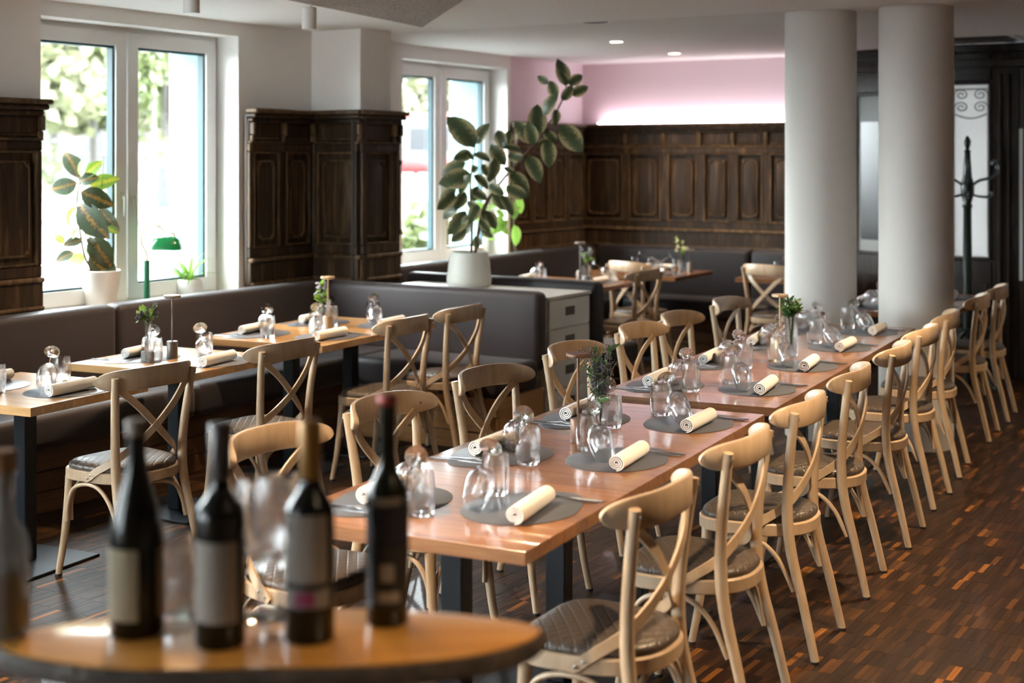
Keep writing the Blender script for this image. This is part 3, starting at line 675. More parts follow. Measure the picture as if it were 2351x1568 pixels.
# ------------------------------------------------------------------ cross-back chair
def seat_outline(grow=0, n=44):
    out = []
    for k in range(n):
        a = 2*math.pi*k/n; c, s = math.cos(a), math.sin(a)
        e = 2/3.6 if s > 0 else 2/2.5
        y = (.205+grow)*math.copysign(abs(s)**e, s); w_ = .205 + .018*(y/.205)
        out.append(((w_+grow)*math.copysign(abs(c)**e, c), y))
    return out
def chair_proto():
    r = empty('cross_back_chair', (0, 0, 0), 0, 'x', 'chair')
    G().add(prism(seat_outline(), .418, .462, [(.004, .418), (0, .422), (0, .458), (.004, .462), (.02, .463)])).build('seat_frame', 'beech', r, 35)
    G().add(prism(seat_outline(-.012), 0, 0, [(0, .460), (-.003, .470), (0, .480), (.012, .488), (.04, .493), (.10, .497)])).build('seat_cushion', 'seat', r, 60)
    glide = G().add(lathe([(.0145, 0), (.0155, .006), (.0145, .010)], 12)).mesh('foot_glide', 'glide')
    for s in (-1, 1):
        pts = spline([(s*.198, -.245, .008), (s*.188, -.200, .20), (s*.179, -.158, .36), (s*.176, -.142, .48), (s*.182, -.146, .62), (s*.197, -.164, .78), (s*.205, -.176, .862)], 5)
        o = G().add(tube(pts, lerps([.0145, .0165, .019, .020, .018, .0165, .0155], 5), 10)).build('rear_leg', 'beech', r, 60)
        link('foot_glide', glide, o, (s*.198, -.245, 0))
        pts = spline([(s*.190, .205, .008), (s*.182, .178, .16), (s*.176, .160, .32), (s*.172, .152, .425)], 5)
        o = G().add(tube(pts, lerps([.0135, .0155, .0175, .020], 5), 10)).build('front_leg', 'beech', r, 60)
        link('foot_glide', glide, o, (s*.190, .205, 0))
    # top rail: bent board with leaf-shaped ends, fixed to the front of the posts
    n = 28; v = []; f = []
    for i in range(n+1):
        u = math.sin(math.pi/2*(-1+2*i/n)); x = .250*u; y = -.207+.108*abs(u)**3.0; hh = .043*max(0.0, 1-abs(u)**7)**.5+.001
        zc = .842+.010*(1-u*u)
        tx, ty = .250, .108*3.0*math.copysign(abs(u)**2.0, u); l = math.hypot(tx, ty); nx_, ny_ = -ty/l, tx/l
        for (a, b) in ((-1, -1), (-1, 1), (-.86, 1.0), (.86, 1.0), (1, 1), (1, -1), (.86, -1.0), (-.86, -1.0)):
            th = .0095*b*(1 if abs(a) < .9 else .6)
            v.append((x+nx_*th, y+ny_*th, zc+a*hh))
    for i in range(n):
        for k in range(8):
            j = (k+1) % 8; f.append((i*8+k, i*8+j, (i+1)*8+j, (i+1)*8+k))
    f.append(tuple(range(8))); f.append(tuple(n*8+k for k in range(8)))
    G().add((v, f)).build('top_rail', 'beech', r, 50)
    for s in (-1, 1):     # each cross band runs from under the rail down to the opposite side of the seat frame
        o_ = .005*s
        pts = spline([(-s*.178, -.160+o_, .815), (-s*.092, -.186+o_, .735), (0, -.182+o_, .648), (s*.080, -.160+o_, .580), (s*.150, -.125, .522), (s*.196, -.055, .472), (s*.213, .005, .428)], 5)
        nr = lerps([0, 0, 0, .25, .7, .97, 1], 5)
        nv = [Vector((s*math.sin(q*math.pi/2), -math.cos(q*math.pi/2), 0)) for q in nr]
        b = G().add(band(pts, nv, [.030]*(len(pts)-3)+[.031, .028, .018], .008)).build('cross_band', 'beech', r, 50)
    for s in (-1, 1):
        G().add(tube(spline([(s*.183, .158, .235), (s*.183, .150, .31), (s*.186, .11, .378), (s*.188, .03, .405), (s*.186, -.05, .395), (s*.182, -.115, .335), (s*.181, -.165, .235)], 5), .0088, 8)).build('arch_stretcher', 'beech', r, 60)
    G().add(tube(spline([(-.160, .160, .235), (-.155, .165, .31), (-.115, .172, .378), (0, .178, .405), (.115, .172, .378), (.155, .165, .31), (.160, .160, .235)], 5), .0088, 8)).build('arch_stretcher', 'beech', r, 60)
    G().add(tube(spline([(-.170, -.17, .235), (-.162, -.155, .31), (-.12, -.148, .378), (0, -.150, .405), (.12, -.148, .378), (.162, -.155, .31), (.170, -.17, .235)], 5), .0088, 8)).build('arch_stretcher', 'beech', r, 60)
    sc = G().add(lathe([(.0001, 0), (.0045, 0), (.0045, .002), (.003, .003), (.0001, .003)], 10)).mesh('screw', 'chrome')
    for s in (-1, 1):
        for (p, d) in (((s*.204, -.190, .843), (0, -1, .05)), ((s*.197, -.143, .843), (s*-.6, 1, 0)), ((s*.2165, -.012, .44), (s, 0, 0)), ((s*.2165, -.034, .455), (s, 0, 0))):
            q = link('screw', sc, r, p); q.rotation_mode = 'QUATERNION'; q.rotation_quaternion = Vector((0, 0, 1)).rotation_difference(Vector(d).normalized())
    return r
CH = [None]
def chair(x, y, rz, label, group):
    if CH[0] is None: CH[0] = chair_proto(); r = CH[0]
    else: r = tree_copy(CH[0])
    r.location = (x, y, 0); r.rotation_euler = (0, 0, rz); tag(r, label, 'chair', group); return r
n7 = ['nearest', 'second', 'third', 'fourth', 'fifth', 'sixth', 'seventh']
for i, (Y, dx, da) in enumerate(((3.57, .0, -2), (4.33, .0, -1), (5.07, .0, 0), (5.87, -.005, 2), (6.68, .01, 1), (7.45, 0, -2), (8.22, -.01, 2))):
    x, y = T(-1.475+dx, Y); chair(x, y, R(90+5+da), '%s chair from the wine bottles on the right aisle side of the long table' % n7[i], 'chairs on the aisle side of the long table')
for i, (Y, dx, da) in enumerate(((3.69, -.01, 3), (4.37, -.005, 5), (5.14, .01, 9), (6.00, .0, 5), (6.86, 0, 5), (7.47, .0, 4), (8.37, .0, 4))):
    x, y = T(-2.50+dx, Y); chair(x, y, R(-90+5-da), '%s chair from the wine bottles on the left window side of the long table' % n7[i], 'chairs on the window side of the long table')
for (X, Y, da, lb) in ((-4.10, 4.66, -9, 'turned chair at the left table, its seat quilted and lit by the window'), (-4.06, 5.55, -4, 'chair at the table with the bud vase on the window bench'),
                       (-4.06, 6.66, -3, 'nearer chair at the honey oak corner table'), (-4.06, 7.30, -2, 'farther chair at the honey oak corner table before the bench end')):
    x, y = T(X, Y); chair(x, y, R(90+5+da), lb, 'chairs facing the window bench')
for (X, Y, lb) in ((-1.47, 9.32, 'chair behind the right hand column, nearer of two'), (-1.45, 10.06, 'chair at the right picture edge behind the column, farther of two')):
    x, y = T(X, Y); chair(x, y, R(95), lb, 'chairs at the tables behind the columns')
for (x, y, rz, lb) in ((-5.24, 10.71, -18, 'pale chair seen from behind at the far corner table'), (-4.95, 9.93, 88, 'chair turned sideways at the table behind the drawer cabinet'), (-4.14, 10.98, -12, 'pale chair seen from behind left of the columns'), (-3.72, 10.55, 60, 'chair half hidden behind the left column')):
    chair(x, y, R(rz), lb, 'chairs in the nook')

# ------------------------------------------------------------------ place settings
def mat_outline(n=48):
    out = []
    for k in range(n):
        a = 2*math.pi*k/n; c, s = math.cos(a), math.sin(a)
        rx = .222 if c > 0 else .205; ry = .165
        x = rx*math.copysign(abs(c)**.95, c); y = ry*math.copysign(abs(s)**.95, s)
        y *= (1-.28*max(0, c))          # egg: narrower to one side
        out.append((x, y-.03*max(0, c)**2))
    return out
ME = {}
ME['placemat'] = G().add(prism(mat_outline(), 0, .0025, [(.001, 0), (0, .0006), (0, .002), (.001, .0025)])).mesh('placemat', 'mat', 30)
def napkin_mesh():
    n = 64; prof = []
    for k in range(n+1):
        t = k/n; a = t*R(360*3.2)+R(198); rr = .006+.0225*t
        prof.append((rr*math.cos(a), rr*math.sin(a), rr))
    v = []; f = []; L = .135
    xs = [-L, -L*.97, -L*.5, 0, L*.5, L*.97, L]
    for j, x in enumerate(xs):
        sq = 1.0 if abs(x) < L*.96 else .97
        for (y, z, rr) in prof: v.append((x+.002*math.sin(rr*900), y*1.05*sq, z*.97*sq))
        for (y, z, rr) in prof:
            k = (rr-.0042)/rr; v.append((x, y*k*1.05*sq, z*k*.97*sq))
    m = 2*(n+1)
    for j in range(len(xs)-1):
        for k in range(n):
            f.append((j*m+k, j*m+k+1, (j+1)*m+k+1, (j+1)*m+k)); q = n+1
            f.append((j*m+q+k, (j+1)*m+q+k, (j+1)*m+q+k+1, j*m+q+k+1))
    for j in (0, len(xs)-1):
        for k in range(n): f.append((j*m+k, j*m+k+1, j*m+n+1+k+1, j*m+n+1+k))
    return G().add((v, f)).mesh('napkin_roll', 'napkin', 50)
ME['napkin'] = napkin_mesh()
g_ = G(); g_.add(rbox(-.0075, .0075, -.105, .0, 0, .004, .0015, 1)); g_.add(prism([(-.006, -.002), (.006, -.002), (.010, .03), (.010, .09), (.003, .112), (-.006, .10), (-.008, .03)], .0008, .0022)); ME['knife'] = g_.mesh('knife', 'cutlery', 30)
g_ = G(); g_.add(band([(0, -.10, .002), (0, -.06, .0025), (0, -.0, .006), (0, .03, .010)], [(0, 0, 1)]*4, [.014, .011, .006, .007], .0028)); g_.add(band([(0, .026, .010), (0, .045, .007), (0, .058, .005)], [(0, 0, 1)]*3, [.008, .024, .025], .002))
for k in range(4): g_.add(band([(-.0108+k*.0072, .056, .005), (-.0108+k*.0072, .080, .0045), (-.0105+k*.007, .100, .008)], [(0, 0, 1)]*3, [.0035, .0032, .002], .0018))
ME['fork'] = g_.mesh('fork', 'cutlery', 40)
def shell(outer, inner): return outer + inner[::-1]
tum_o = [(.0001, 0), (.034, 0), (.0375, .004), (.041, .03), (.0425, .06), (.041, .095), (.0378, .122)]
tum_i = [(.0001, .014), (.034, .015), (.0385, .03), (.0408, .06), (.0393, .095), (.0363, .122)]
ME['tumbler'] = G().add(lathe(shell(tum_o, tum_i), 28)).mesh('tumbler', 'glass', 60)
wg_o = [(.0001, 0), (.034, 0), (.0345, .0015), (.03, .003), (.012, .006), (.0055, .012), (.004, .03), (.0038, .07), (.005, .084), (.014, .092), (.030, .106), (.041, .128), (.0435, .150), (.040, .185), (.0345, .218)]
wg_i = [(.0001, .0925), (.013, .0945), (.0285, .108), (.0395, .129), (.042, .150), (.0387, .185), (.0333, .218)]
ME['wine'] = G().add(lathe(shell(wg_o, wg_i), 28)).mesh('wine_glass', 'glass', 60)
def thing_mesh(name, key, loc, rz, label, cat, group):
    o = link(name, ME[key]); o.location = loc; o.rotation_euler = (0, 0, rz); return tag(o, label, cat, group)
def setting(X, Y, face, where, grp, world=False, zt=.75, shift=0, drop=(), lean=None):
    """place setting; (X,Y) is the middle of the table edge, face = heading of the diner (deg, table frame)"""
    x0, y0 = (X, Y) if world else T(X, Y)
    a = R(face) - R(90) + (0 if world else TA)     # local +y = heading
    def P(lx, ly): return (x0 + lx*math.cos(a) - ly*math.sin(a), y0 + lx*math.sin(a) + ly*math.cos(a))
    j = lambda s: rnd.uniform(-s, s)
    mz = zt + .0025
    mx, my = P(.055+j(.01), .20+j(.008)); 
    if 'mat' not in drop: thing_mesh('placemat', 'placemat', (mx, my, zt), a+R(j(3)-4), 'grey egg shaped placemat %s' % where, 'placemat', grp[0])
    nx_, ny_ = P(-.005+j(.012), .146+j(.006))
    if 'napkin' not in drop: thing_mesh('napkin_roll', 'napkin', (nx_, ny_, mz+.0278), a+R(j(4)+2), 'white rolled napkin %s' % where, 'napkin', grp[1])
    kx, ky = P(.205+j(.006), .125+j(.01))
    if 'cut' not in drop:
        thing_mesh('knife', 'knife', (kx, ky, mz), a+R(j(3)), 'steel knife %s' % where, 'knife', grp[2])
        kx, ky = P(.183+j(.004), .135+j(.01)); thing_mesh('fork', 'fork', (kx, ky, mz), a+R(j(3)), 'steel fork %s' % where, 'fork', grp[3])
    if 'glass' in drop: return
    tx, ty = .150+j(.010), .354+j(.010); wx, wy = P(tx, ty)
    inside = (abs((tx-.055)/.2)**2 + abs((ty-.2)/.15)**2) < .9
    thing_mesh('tumbler', 'tumbler', (wx, wy, zt+(.0025 if inside else .0)), 0, 'clear water tumbler %s' % where, 'tumbler', grp[4])
    ln = R(lean if lean is not None else -140+j(10)) + a     # direction in which the bowl lies
    phi = R(34); Lg = .218; rr = .0345
    foot_z = zt + .0025 + rr*math.cos(phi) + Lg*math.sin(phi)
    fx, fy = wx + .052*math.cos(ln) + shift*RIGHT.x, wy + .052*math.sin(ln) + shift*RIGHT.y
    ax = Vector((math.cos(ln)*math.cos(phi), math.sin(ln)*math.cos(phi), -math.sin(phi)))
    o = link('wine_glass', ME['wine']); o.location = (fx, fy, foot_z); o.rotation_mode = 'QUATERNION'; o.rotation_quaternion = Vector((0, 0, 1)).rotation_difference(ax)
    tag(o, 'tipped wine glass %s' % where, 'wine glass', grp[5])
GR = lambda s: ['placemats '+s, 'napkin rolls '+s, 'knives '+s, 'forks '+s, 'tumblers '+s, 'tipped wine glasses '+s]
for i, Y in enumerate(LT+LT2):
    setting(-1.562, Y, 180, 'at the %s right hand aisle setting of the long table' % n7[i], GR('on the long table'), lean=-168 if i == 0 else None)
    setting(-2.346, Y, 0, 'at the %s left hand window setting of the long table' % n7[i], GR('on the long table'))
gb = GR('on the window bench tables')
setting(-4.20, 4.595, 180, 'on the left edge table, aisle side', gb, shift=-.03); setting(-4.99, 4.60, 0, 'on the left edge table, bench side', gb, lean=-40)
setting(-4.18, 5.56, 180, 'on the bud vase table, aisle side', gb, shift=-.03); setting(-4.99, 5.605, 0, 'on the bud vase table, bench side', gb)
setting(-4.22, 6.625, 180, 'on the nearer half of the corner table, aisle side', gb); setting(-5.05, 6.64, 0, 'on the nearer half of the corner table, bench side', gb)
setting(-4.22, 7.25, 180, 'on the farther half of the corner table, aisle side', gb); setting(-5.05, 7.25, 0, 'on the farther half of the corner table, bench side', gb)
gc = GR('behind the columns')
setting(-1.50, 9.66, 180, 'on the table just behind the right column, aisle side', gc); setting(-2.28, 9.62, 0, 'on the table just behind the right column, far side', gc); setting(-1.50, 10.40, 180, 'on the table near the coat stand', gc)
gn = GR('on the nook tables')
setting(-6.02, 9.95, 0, 'on the nook table behind the cabinet, bench side', gn, True); setting(-5.10, 10.0, 180, 'on the nook table behind the cabinet, aisle side', gn, True, lean=-60)
setting(-5.45, 11.68, 270, 'on the far corner table, back bench side', gn, True); setting(-5.30, 10.90, 90, 'on the far corner table, chair side', gn, True); setting(-4.15, 11.80, 270, 'on the back wall table left of the columns', gn, True)

# ------------------------------------------------------------------ small table lamps and vases
def table_lamp(x, y, z, m, label, h=.315):
    r = empty('table_lamp', (x, y, z), 0, label, 'lamp', 'cordless table lamps')
    G().add(lathe([(.0001, 0), (.0255, 0), (.0275, .002), (.0275, .082), (.0255, .085), (.0001, .085)], 28, True)).build('lamp_base', m, r)
    G().add(tube([(0, 0, .083), (0, 0, h-.012)], .0048, 10)).build('lamp_pole', m, r)
    hd = G().add(lathe([(.0001, h-.014), (.038, h-.014), (.042, h-.010), (.042, h-.002), (.040, h), (.0001, h)], 32, True)).build('lamp_head', m, r)
    G().add(lathe([(.0001, h-.0155), (.034, h-.0155), (.034, h-.0135), (.0001, h-.0135)], 28, True)).build('diffuser', 'frost', hd)
    return r
LEAF = {}
def leaf_mesh(m, wid=.42, curve=.18, fold=.16, n=7):
    """unit leaf along +y, pointed, creased on the midrib and drooping at the tip"""
    v = []; f = []
    for i in range(n+1):
        t = i/n; w_ = wid/2*(math.sin(math.pi*min(1, t**.85))**.75 if 0 < t < 1 else 0)+.004
        zc = curve*(t-t*t*1.6)
        for u in (-1, -.5, 0, .5, 1): v.append((u*w_, t, zc+fold*abs(u)*w_))
    for i in range(n):
        for k in range(4): f.append((i*5+k, i*5+k+1, i*5+k+6, i*5+k+5))
    me = G().add((v, f)).mesh('leaf', m, 0); me.polygons.foreach_set('use_smooth', [True]*len(me.polygons)); return me
for k, kw in (('leaf_ficus', dict(wid=.54)), ('leaf_croton_dk', dict(wid=.54)), ('leaf_croton_lt', dict(wid=.5)), ('leaf_lime', dict(wid=.45)), ('leaf_herb', dict(wid=.3))): LEAF[k] = leaf_mesh(k, **kw)
LEAF['blade'] = leaf_mesh('leaf_lime', wid=.12, curve=.5)
def put_leaf(parent, kind, base, tip, face, name='leaf', scale_w=1.0, grow=1.0):
    base, tip = Vector(base), Vector(tip); yv = tip-base; L = yv.length; yv.normalize()
    zv = Vector(face); zv = (zv-yv*zv.dot(yv)); zv = zv.normalized() if zv.length > 1e-4 else yv.orthogonal().normalized()
    xv = yv.cross(zv)
    m = Matrix((xv, yv, zv)).transposed().to_4x4(); m.translation = base
    o = link(name, LEAF[kind], parent); o.matrix_local = m @ Matrix.Diagonal((L*scale_w*grow, L*grow, L*grow, 1)); return o
def vase(x, y, z, kind, label, seed, foot=None, h=.15, rad=.020, bloom='bloom', nst=9, reach=.12):
    rr = random.Random(seed)
    r = empty('flower_vase', (x, y, z), 0, label, 'vase', 'small flower vases')
    zz = 0
    if foot:
        G().add(lathe([(.0001, 0), (.030, 0), (.032, .002), (.032, .046), (.030, .048), (.0001, .048)], 28, True)).build('vase_foot', foot, r); zz = .04
    G().add(lathe([(.0001, zz), (rad, zz), (rad*1.05, zz+.004), (rad*1.08, zz+h), (rad*1.0, zz+h), (rad*.94, zz+.012), (.0001, zz+.010)], 24)).build('vase_glass', 'glass', r, 60)
    G().add(lathe([(.0001, zz+.012), (rad*.93, zz+.012), (rad*.95, zz+h*.5), (.0001, zz+h*.5)], 20)).build('water', 'glass_th', r, 60)
    for k in range(nst):
        a = rr.uniform(0, 6.28); q = rr.uniform(.25, 1)*(1.25 if kind == 'sea' else 1); top = Vector((math.cos(a)*q*.055, math.sin(a)*q*.055, zz+h+reach*rr.uniform(.35, 1)))
        mid = Vector((math.cos(a)*rad*.5, math.sin(a)*rad*.5, zz+h))
        s = G().add(tube(spline([(0, 0, zz+.02), mid, top], 4), .0013, 5)).build('flower_stem', 'stem', r, 60)
        if kind == 'herb' or k % 2 == 0:
            for q_ in range(8 if kind == 'herb' else 5):
                b = mid.lerp(top, rr.uniform(.0, .95)); d = Vector((rr.uniform(-1, 1), rr.uniform(-1, 1), rr.uniform(-.2, 1))).normalized()*rr.uniform(.025, .055 if kind == 'herb' else .065)
                put_leaf(s, 'leaf_herb' if kind in ('herb', 'sea') else 'leaf_lime', b, b+d, (rr.uniform(-1, 1), rr.uniform(-1, 1), 1))
        if kind != 'herb' or k % 4 == 0:
            g = G(); m_ = 10 if kind != 'sea' else 46
            for q_ in range(m_):
                c = top + Vector((rr.uniform(-1, 1), rr.uniform(-1, 1), rr.uniform(-2.6, .8)))*.009 if kind != 'sea' else mid.lerp(top, rr.uniform(.2, 1.05)) + Vector((rr.gauss(0, 1), rr.gauss(0, 1), rr.gauss(0, 1)))*.006
                g.add(sphere(rr.uniform(.0035, .006) if kind != 'sea' else rr.uniform(.002, .0038), c, 5))
            g.build('blossom', bloom, s, 60)
    return r
# front block of the long table: bronze lamp and dusky sea lavender
x, y = T(-1.995, 4.58); table_lamp(x, y, .75, 'bronze', 'bronze table lamp in the middle of the front long table')
x, y = T(-1.965, 4.70); vase(x, y, .75, 'sea', 'glass vase of dusky sea lavender beside the bronze lamp', 3, rad=.026, h=.13, bloom='bloom_dk', nst=18, reach=.20)
x, y = T(-1.945, 7.0); table_lamp(x, y, .75, 'brasslamp', 'brass toned table lamp on the rear long table')
x, y = T(-1.905, 7.065); vase(x, y, .75, 'herb', 'tall glass vase packed with rosemary on the rear long table', 5, rad=.030, h=.2, bloom='bloom_dk', nst=22, reach=.09)
x, y = T(-4.655, 5.62); table_lamp(x, y, .75, 'greylamp', 'taupe table lamp behind the bud vase near the window')
x, y = T(-4.70, 5.49); vase(x, y, .75, 'lav', 'slim bud vase of lavender on a round grey foot near the window', 8, foot='concrete', rad=.015, h=.15, bloom='bloom_dk', nst=16, reach=.09)
x, y = T(-4.58, 6.90); table_lamp(x, y, .75, 'brasslamp', 'pale brass table lamp on the corner table')
x, y = T(-4.645, 6.93); vase(x, y, .75, 'lav', 'bud vase with pale blue flowers on the corner table', 11, rad=.016, h=.15, nst=9, reach=.12)
table_lamp(-5.50, 10.15, .75, 'greylamp', 'taupe table lamp on the nook table behind the cabinet')
vase(-5.43, 10.13, .75, 'lav', 'vase of lavender and green leaves on the nook table', 14, foot='concrete', rad=.018, h=.11, nst=10, reach=.14)
vase(-5.16, 11.40, .75, 'lav', 'vase of cream flowers on the far corner table', 17, rad=.020, h=.15, bloom='bloom_wh', nst=9, reach=.14)
table_lamp(-5.10, 11.42, .75, 'greylamp', 'taupe table lamp beside the cream flowers in the far corner', h=.2)

# ------------------------------------------------------------------ plants
def pxw(px, py, d):
    x, y = cw((px-CX)/F*d, d); return Vector((x, y, H-(py-HY)/F*d))
def leafy(r, org, base_d, leaves, kinds, zoom, rr, spread=.08, grow=1.0):
    """leaves given as base/tip sketch coordinates on the plant's own plane, each with its own depth and turn"""
    x0, y0, s = zoom
    for i, L in enumerate(leaves):
        db = base_d+rr.uniform(-spread, spread)
        dt = db + rr.uniform(-.07, .07)
        a = pxw(x0+L[0]/s, y0+L[1]/s, db)-org; b = pxw(x0+L[2]/s, y0+L[3]/s, dt)-org
        face = -FWD*1.0 + RIGHT*rr.uniform(-.7, .7) + Vector((0, 0, rr.uniform(-.1, .9)))
        put_leaf(r, kinds(i, L), a, b, face, scale_w=1.1, grow=grow)
# variegated rubber plant on the cabinet
rr = random.Random(21)
org = Vector((*cw((1077-CX)/F*9.69, 9.69), .872))
r = empty('rubber_plant', org, 0, 'tall variegated rubber plant in a pale pot on the drawer cabinet', 'plant')
G().add(lathe([(.0001, 0), (.135, 0), (.150, .012), (.153, .05), (.140, .17), (.128, .235), (.121, .238), (.117, .23), (.117, .21)], 48)).build('flower_pot', 'pot', r, 50)
G().add(lathe([(.0001, .20), (.119, .20), (.119, .212), (.0001, .217)], 24, True)).build('soil', 'soil', r, 50)
Z = (980, 120, 2.8)
def stalk(r, org, d, pts, rad, m, name='stem', zz=Z):
    P = [pxw(zz[0]+a/zz[2], zz[1]+b/zz[2], d)-org for a, b in pts]
    sp = spline(P, 5); G().add(tube(sp, lerps([rad*(1-.6*i/(len(pts)-1)) for i in range(len(pts))], 5), 7)).build(name, m, r, 60)
stalk(r, org, 9.69, [(285, 1300), (290, 1100), (280, 850), (310, 610)], .010, 'bark_tw')
stalk(r, org, 9.69, [(310, 1300), (360, 1010), (480, 830), (610, 680), (770, 480), (865, 320), (900, 200)], .010, 'bark_tw')
stalk(r, org, 9.74, [(300, 1300), (380, 1000), (440, 860), (430, 700), (500, 610)], .007, 'bark_tw')
FL = [(310,610,145,415),(305,615,230,500),(315,590,390,460),(290,650,180,680),(300,650,400,690),(250,710,100,780),(290,790,90,840),(285,790,200,910),(190,870,85,945),(180,900,78,1005),(245,895,190,1005),(205,980,105,1065),(250,1020,150,1170),(300,1080,210,1165),(250,1140,160,1215),(330,980,280,1090),(350,1010,410,1110),(380,1020,445,1130),(340,1080,400,1150),(350,1130,420,1190),(310,1180,330,1265),(300,790,400,870),(435,680,410,835),(415,590,500,720),(455,500,500,615),(530,500,515,600),(400,850,490,910),(480,920,555,1040),(430,900,500,1010),(510,860,640,935),(530,770,660,920),(640,665,735,830),(770,560,790,735),(760,500,830,580),(850,470,1000,632),(820,365,830,475),(750,405,830,270),(700,540,715,340),(690,580,572,450),(685,600,655,455),(610,640,510,605),(625,690,520,660),(835,290,790,185),(785,200,712,155),(868,310,935,215),(925,270,1035,225),(890,215,850,48),(905,210,858,125),(910,205,1000,150),(330,740,280,760),(350,720,390,790),(300,900,380,940),(260,960,330,1010),(280,1050,220,1100),(330,860,290,960),(300,690,250,640),(560,780,500,740),(720,600,780,560)]
leafy(r, org, 9.69, FL, lambda i, L: 'leaf_ficus', Z, rr, grow=1.06)
# climbing pothos on the far window sill
org = Vector((-6.74, 10.52, .85)); dd = -org.x*math.sin(YAW)+org.y*math.cos(YAW)
r = empty('trailing_plant', org, 0, 'lime green trailing plant in a small white pot on the far window sill', 'plant')
G().add(lathe([(.0001, 0), (.055, 0), (.068, .12), (.062, .12), (.055, .1), (.0001, .1)], 28)).build('flower_pot', 'pot_white', r, 50)
PLV = [(580,930,612,1040),(570,960,555,1080),(560,1110,582,1250),(520,1080,425,1165),(470,960,400,1010),(500,900,545,855),(270,940,350,945),(290,985,400,1000),(440,1040,390,1090),(480,1100,520,1180),(420,1120,400,1190),(450,1010,500,1060),(500,1010,560,1040),(300,1060,360,1080),(380,1150,430,1210),(540,1010,610,1000),(480,1040,460,1120),(420,960,470,900),(260,1080,240,1150)]
stalk(r, org, dd, [(400, 1220), (430, 1100), (520, 1000), (575, 935)], .004, 'stem'); stalk(r, org, dd, [(400, 1220), (470, 1120), (545, 1060), (560, 1110)], .004, 'stem')
leafy(r, org, dd, PLV, lambda i, L: 'leaf_lime', Z, rr, .05)
# croton on the near window sill
org = Vector((*cw((231-CX)/F*8.53, 8.53), .85))
r = empty('croton_plant', org, 0, 'croton with dark and lime leaves in a tapered white pot on the near sill', 'plant')
G().add(lathe([(.0001, 0), (.078, 0), (.086, .01), (.112, .16), (.120, .222), (.114, .226), (.108, .21), (.108, .18)], 40)).build('flower_pot', 'pot_white', r, 50)
G().add(lathe([(.0001, .17), (.106, .17), (.109, .19), (.0001, .195)], 24, True)).build('soil', 'soil', r, 50)
Zc = (0, 0, 2.178)
stalk(r, org, 8.53, [(500, 1360), (430, 1300), (395, 1120), (385, 1000), (400, 910)], .008, 'bark_tw', zz=Zc); stalk(r, org, 8.53, [(490, 1360), (470, 1250), (410, 1190), (330, 1220)], .005, 'stem', zz=Zc)
stalk(r, org, 8.56, [(497, 1370), (505, 1000), (520, 780)], .004, 'stem', 'support_stick', zz=Zc)
CL = [(395,890,335,765,1),(405,885,425,785,0),(415,890,502,808,0),(450,930,582,892,0),(390,908,482,886,1),(385,915,262,948,1),(405,960,552,1022,1),(395,1020,522,1178,1),(500,1035,582,1152,1),(382,1035,335,1120,0),(385,1095,350,1168,0),(410,1200,325,1222,1),(450,1190,552,1320,1),(445,1270,577,1428,1),(370,1262,283,1302,1),(405,1260,365,1342,0),(400,1275,330,1300,0),(322,1218,275,1172,0),(420,1182,462,1160,0),(520,1135,582,1160,0),(430,1240,490,1290,0),(395,1140,360,1190,0),(480,1050,420,1010,1),(440,1180,480,1240,1)]
leafy(r, org, 8.53, CL, lambda i, L: 'leaf_croton_dk' if L[4] else 'leaf_croton_lt', Zc, rr, .06, 1.1)
# small fern in a round stone bowl
org = Vector((*cw((432-CX)/F*9.20, 9.20), .85))
r = empty('potted_fern', org, 0, 'small lime fern in a round pale bowl beside the green lamp', 'plant')
G().add(lathe([(.0001, 0), (.055, 0), (.085, .03), (.095, .062), (.088, .10), (.075, .115), (.068, .112), (.068, .09), (.0001, .088)], 36)).build('flower_pot', 'pot_grey', r, 50)
for k in range(40):
    a = rr.uniform(0, 6.28); q = rr.uniform(.03, .19); up = rr.uniform(.03, .23)
    b = Vector((math.cos(a)*.02, math.sin(a)*.02, .09)); t_ = b + Vector((math.cos(a)*q, math.sin(a)*q, up))
    put_leaf(r, 'blade', b, t_, (-math.sin(a)*.3+math.cos(a)*-.6, math.cos(a)*.3-math.sin(a)*.6, .8), scale_w=.95)
# green banker's lamp
org = Vector((*cw((337-CX)/F*8.72, 8.72), .85)); s_ = 8.72/F
r = empty('bankers_lamp', org, math.atan2(RIGHT.y, RIGHT.x), 'green bankers lamp with a brass arch standing on the near sill', 'lamp')
G().add(lathe([(.0001, 0), (.055, 0), (.055, .012), (.02, .02), (.0001, .02)], 28)).build('lamp_foot', 'lampgreen', r)
G().add(tube([(0, 0, .015), (0, 0, .27)], .0185, 16)).build('lamp_post', 'lampgreen', r)
G().add(tube(spline([(0, 0, .27), (-.002, 0, .315), (-.030, 0, .37), (-.030, 0, .43), (.01, 0, .475), (.065, 0, .48), (.10, 0, .455), (.108, 0, .435)], 5), .0062, 8)).build('lamp_arch', 'brass', r, 60)
G().add(tube(spline([(.045, .0, .365), (.048, 0, .42), (.075, 0, .437), (.155, 0, .437), (.172, 0, .415), (.172, 0, .40)], 4), .0055, 8)).build('shade_yoke', 'brass', r, 60)
v = []; f = []; nn = 12; secs = [(.02, .55), (.035, .85), (.07, 1), (.15, 1), (.19, .9), (.21, .62)]
for i, (x, q) in enumerate(secs):
    for k in range(nn+1):
        a = math.pi*k/nn; v.append((x+.02*math.sin(a)*(-1 if i > 3 else 1)*.6, .062*q*math.cos(a), .335+.085*q**.6*math.sin(a)))
for i in range(len(secs)-1):
    for k in range(nn): f.append((i*(nn+1)+k, i*(nn+1)+k+1, (i+1)*(nn+1)+k+1, (i+1)*(nn+1)+k))
f.append(tuple(range(nn+1))); f.append(tuple((len(secs)-1)*(nn+1)+k for k in range(nn+1)))
G().add((v, f)).build('lamp_shade', 'shadegreen', r, 60)

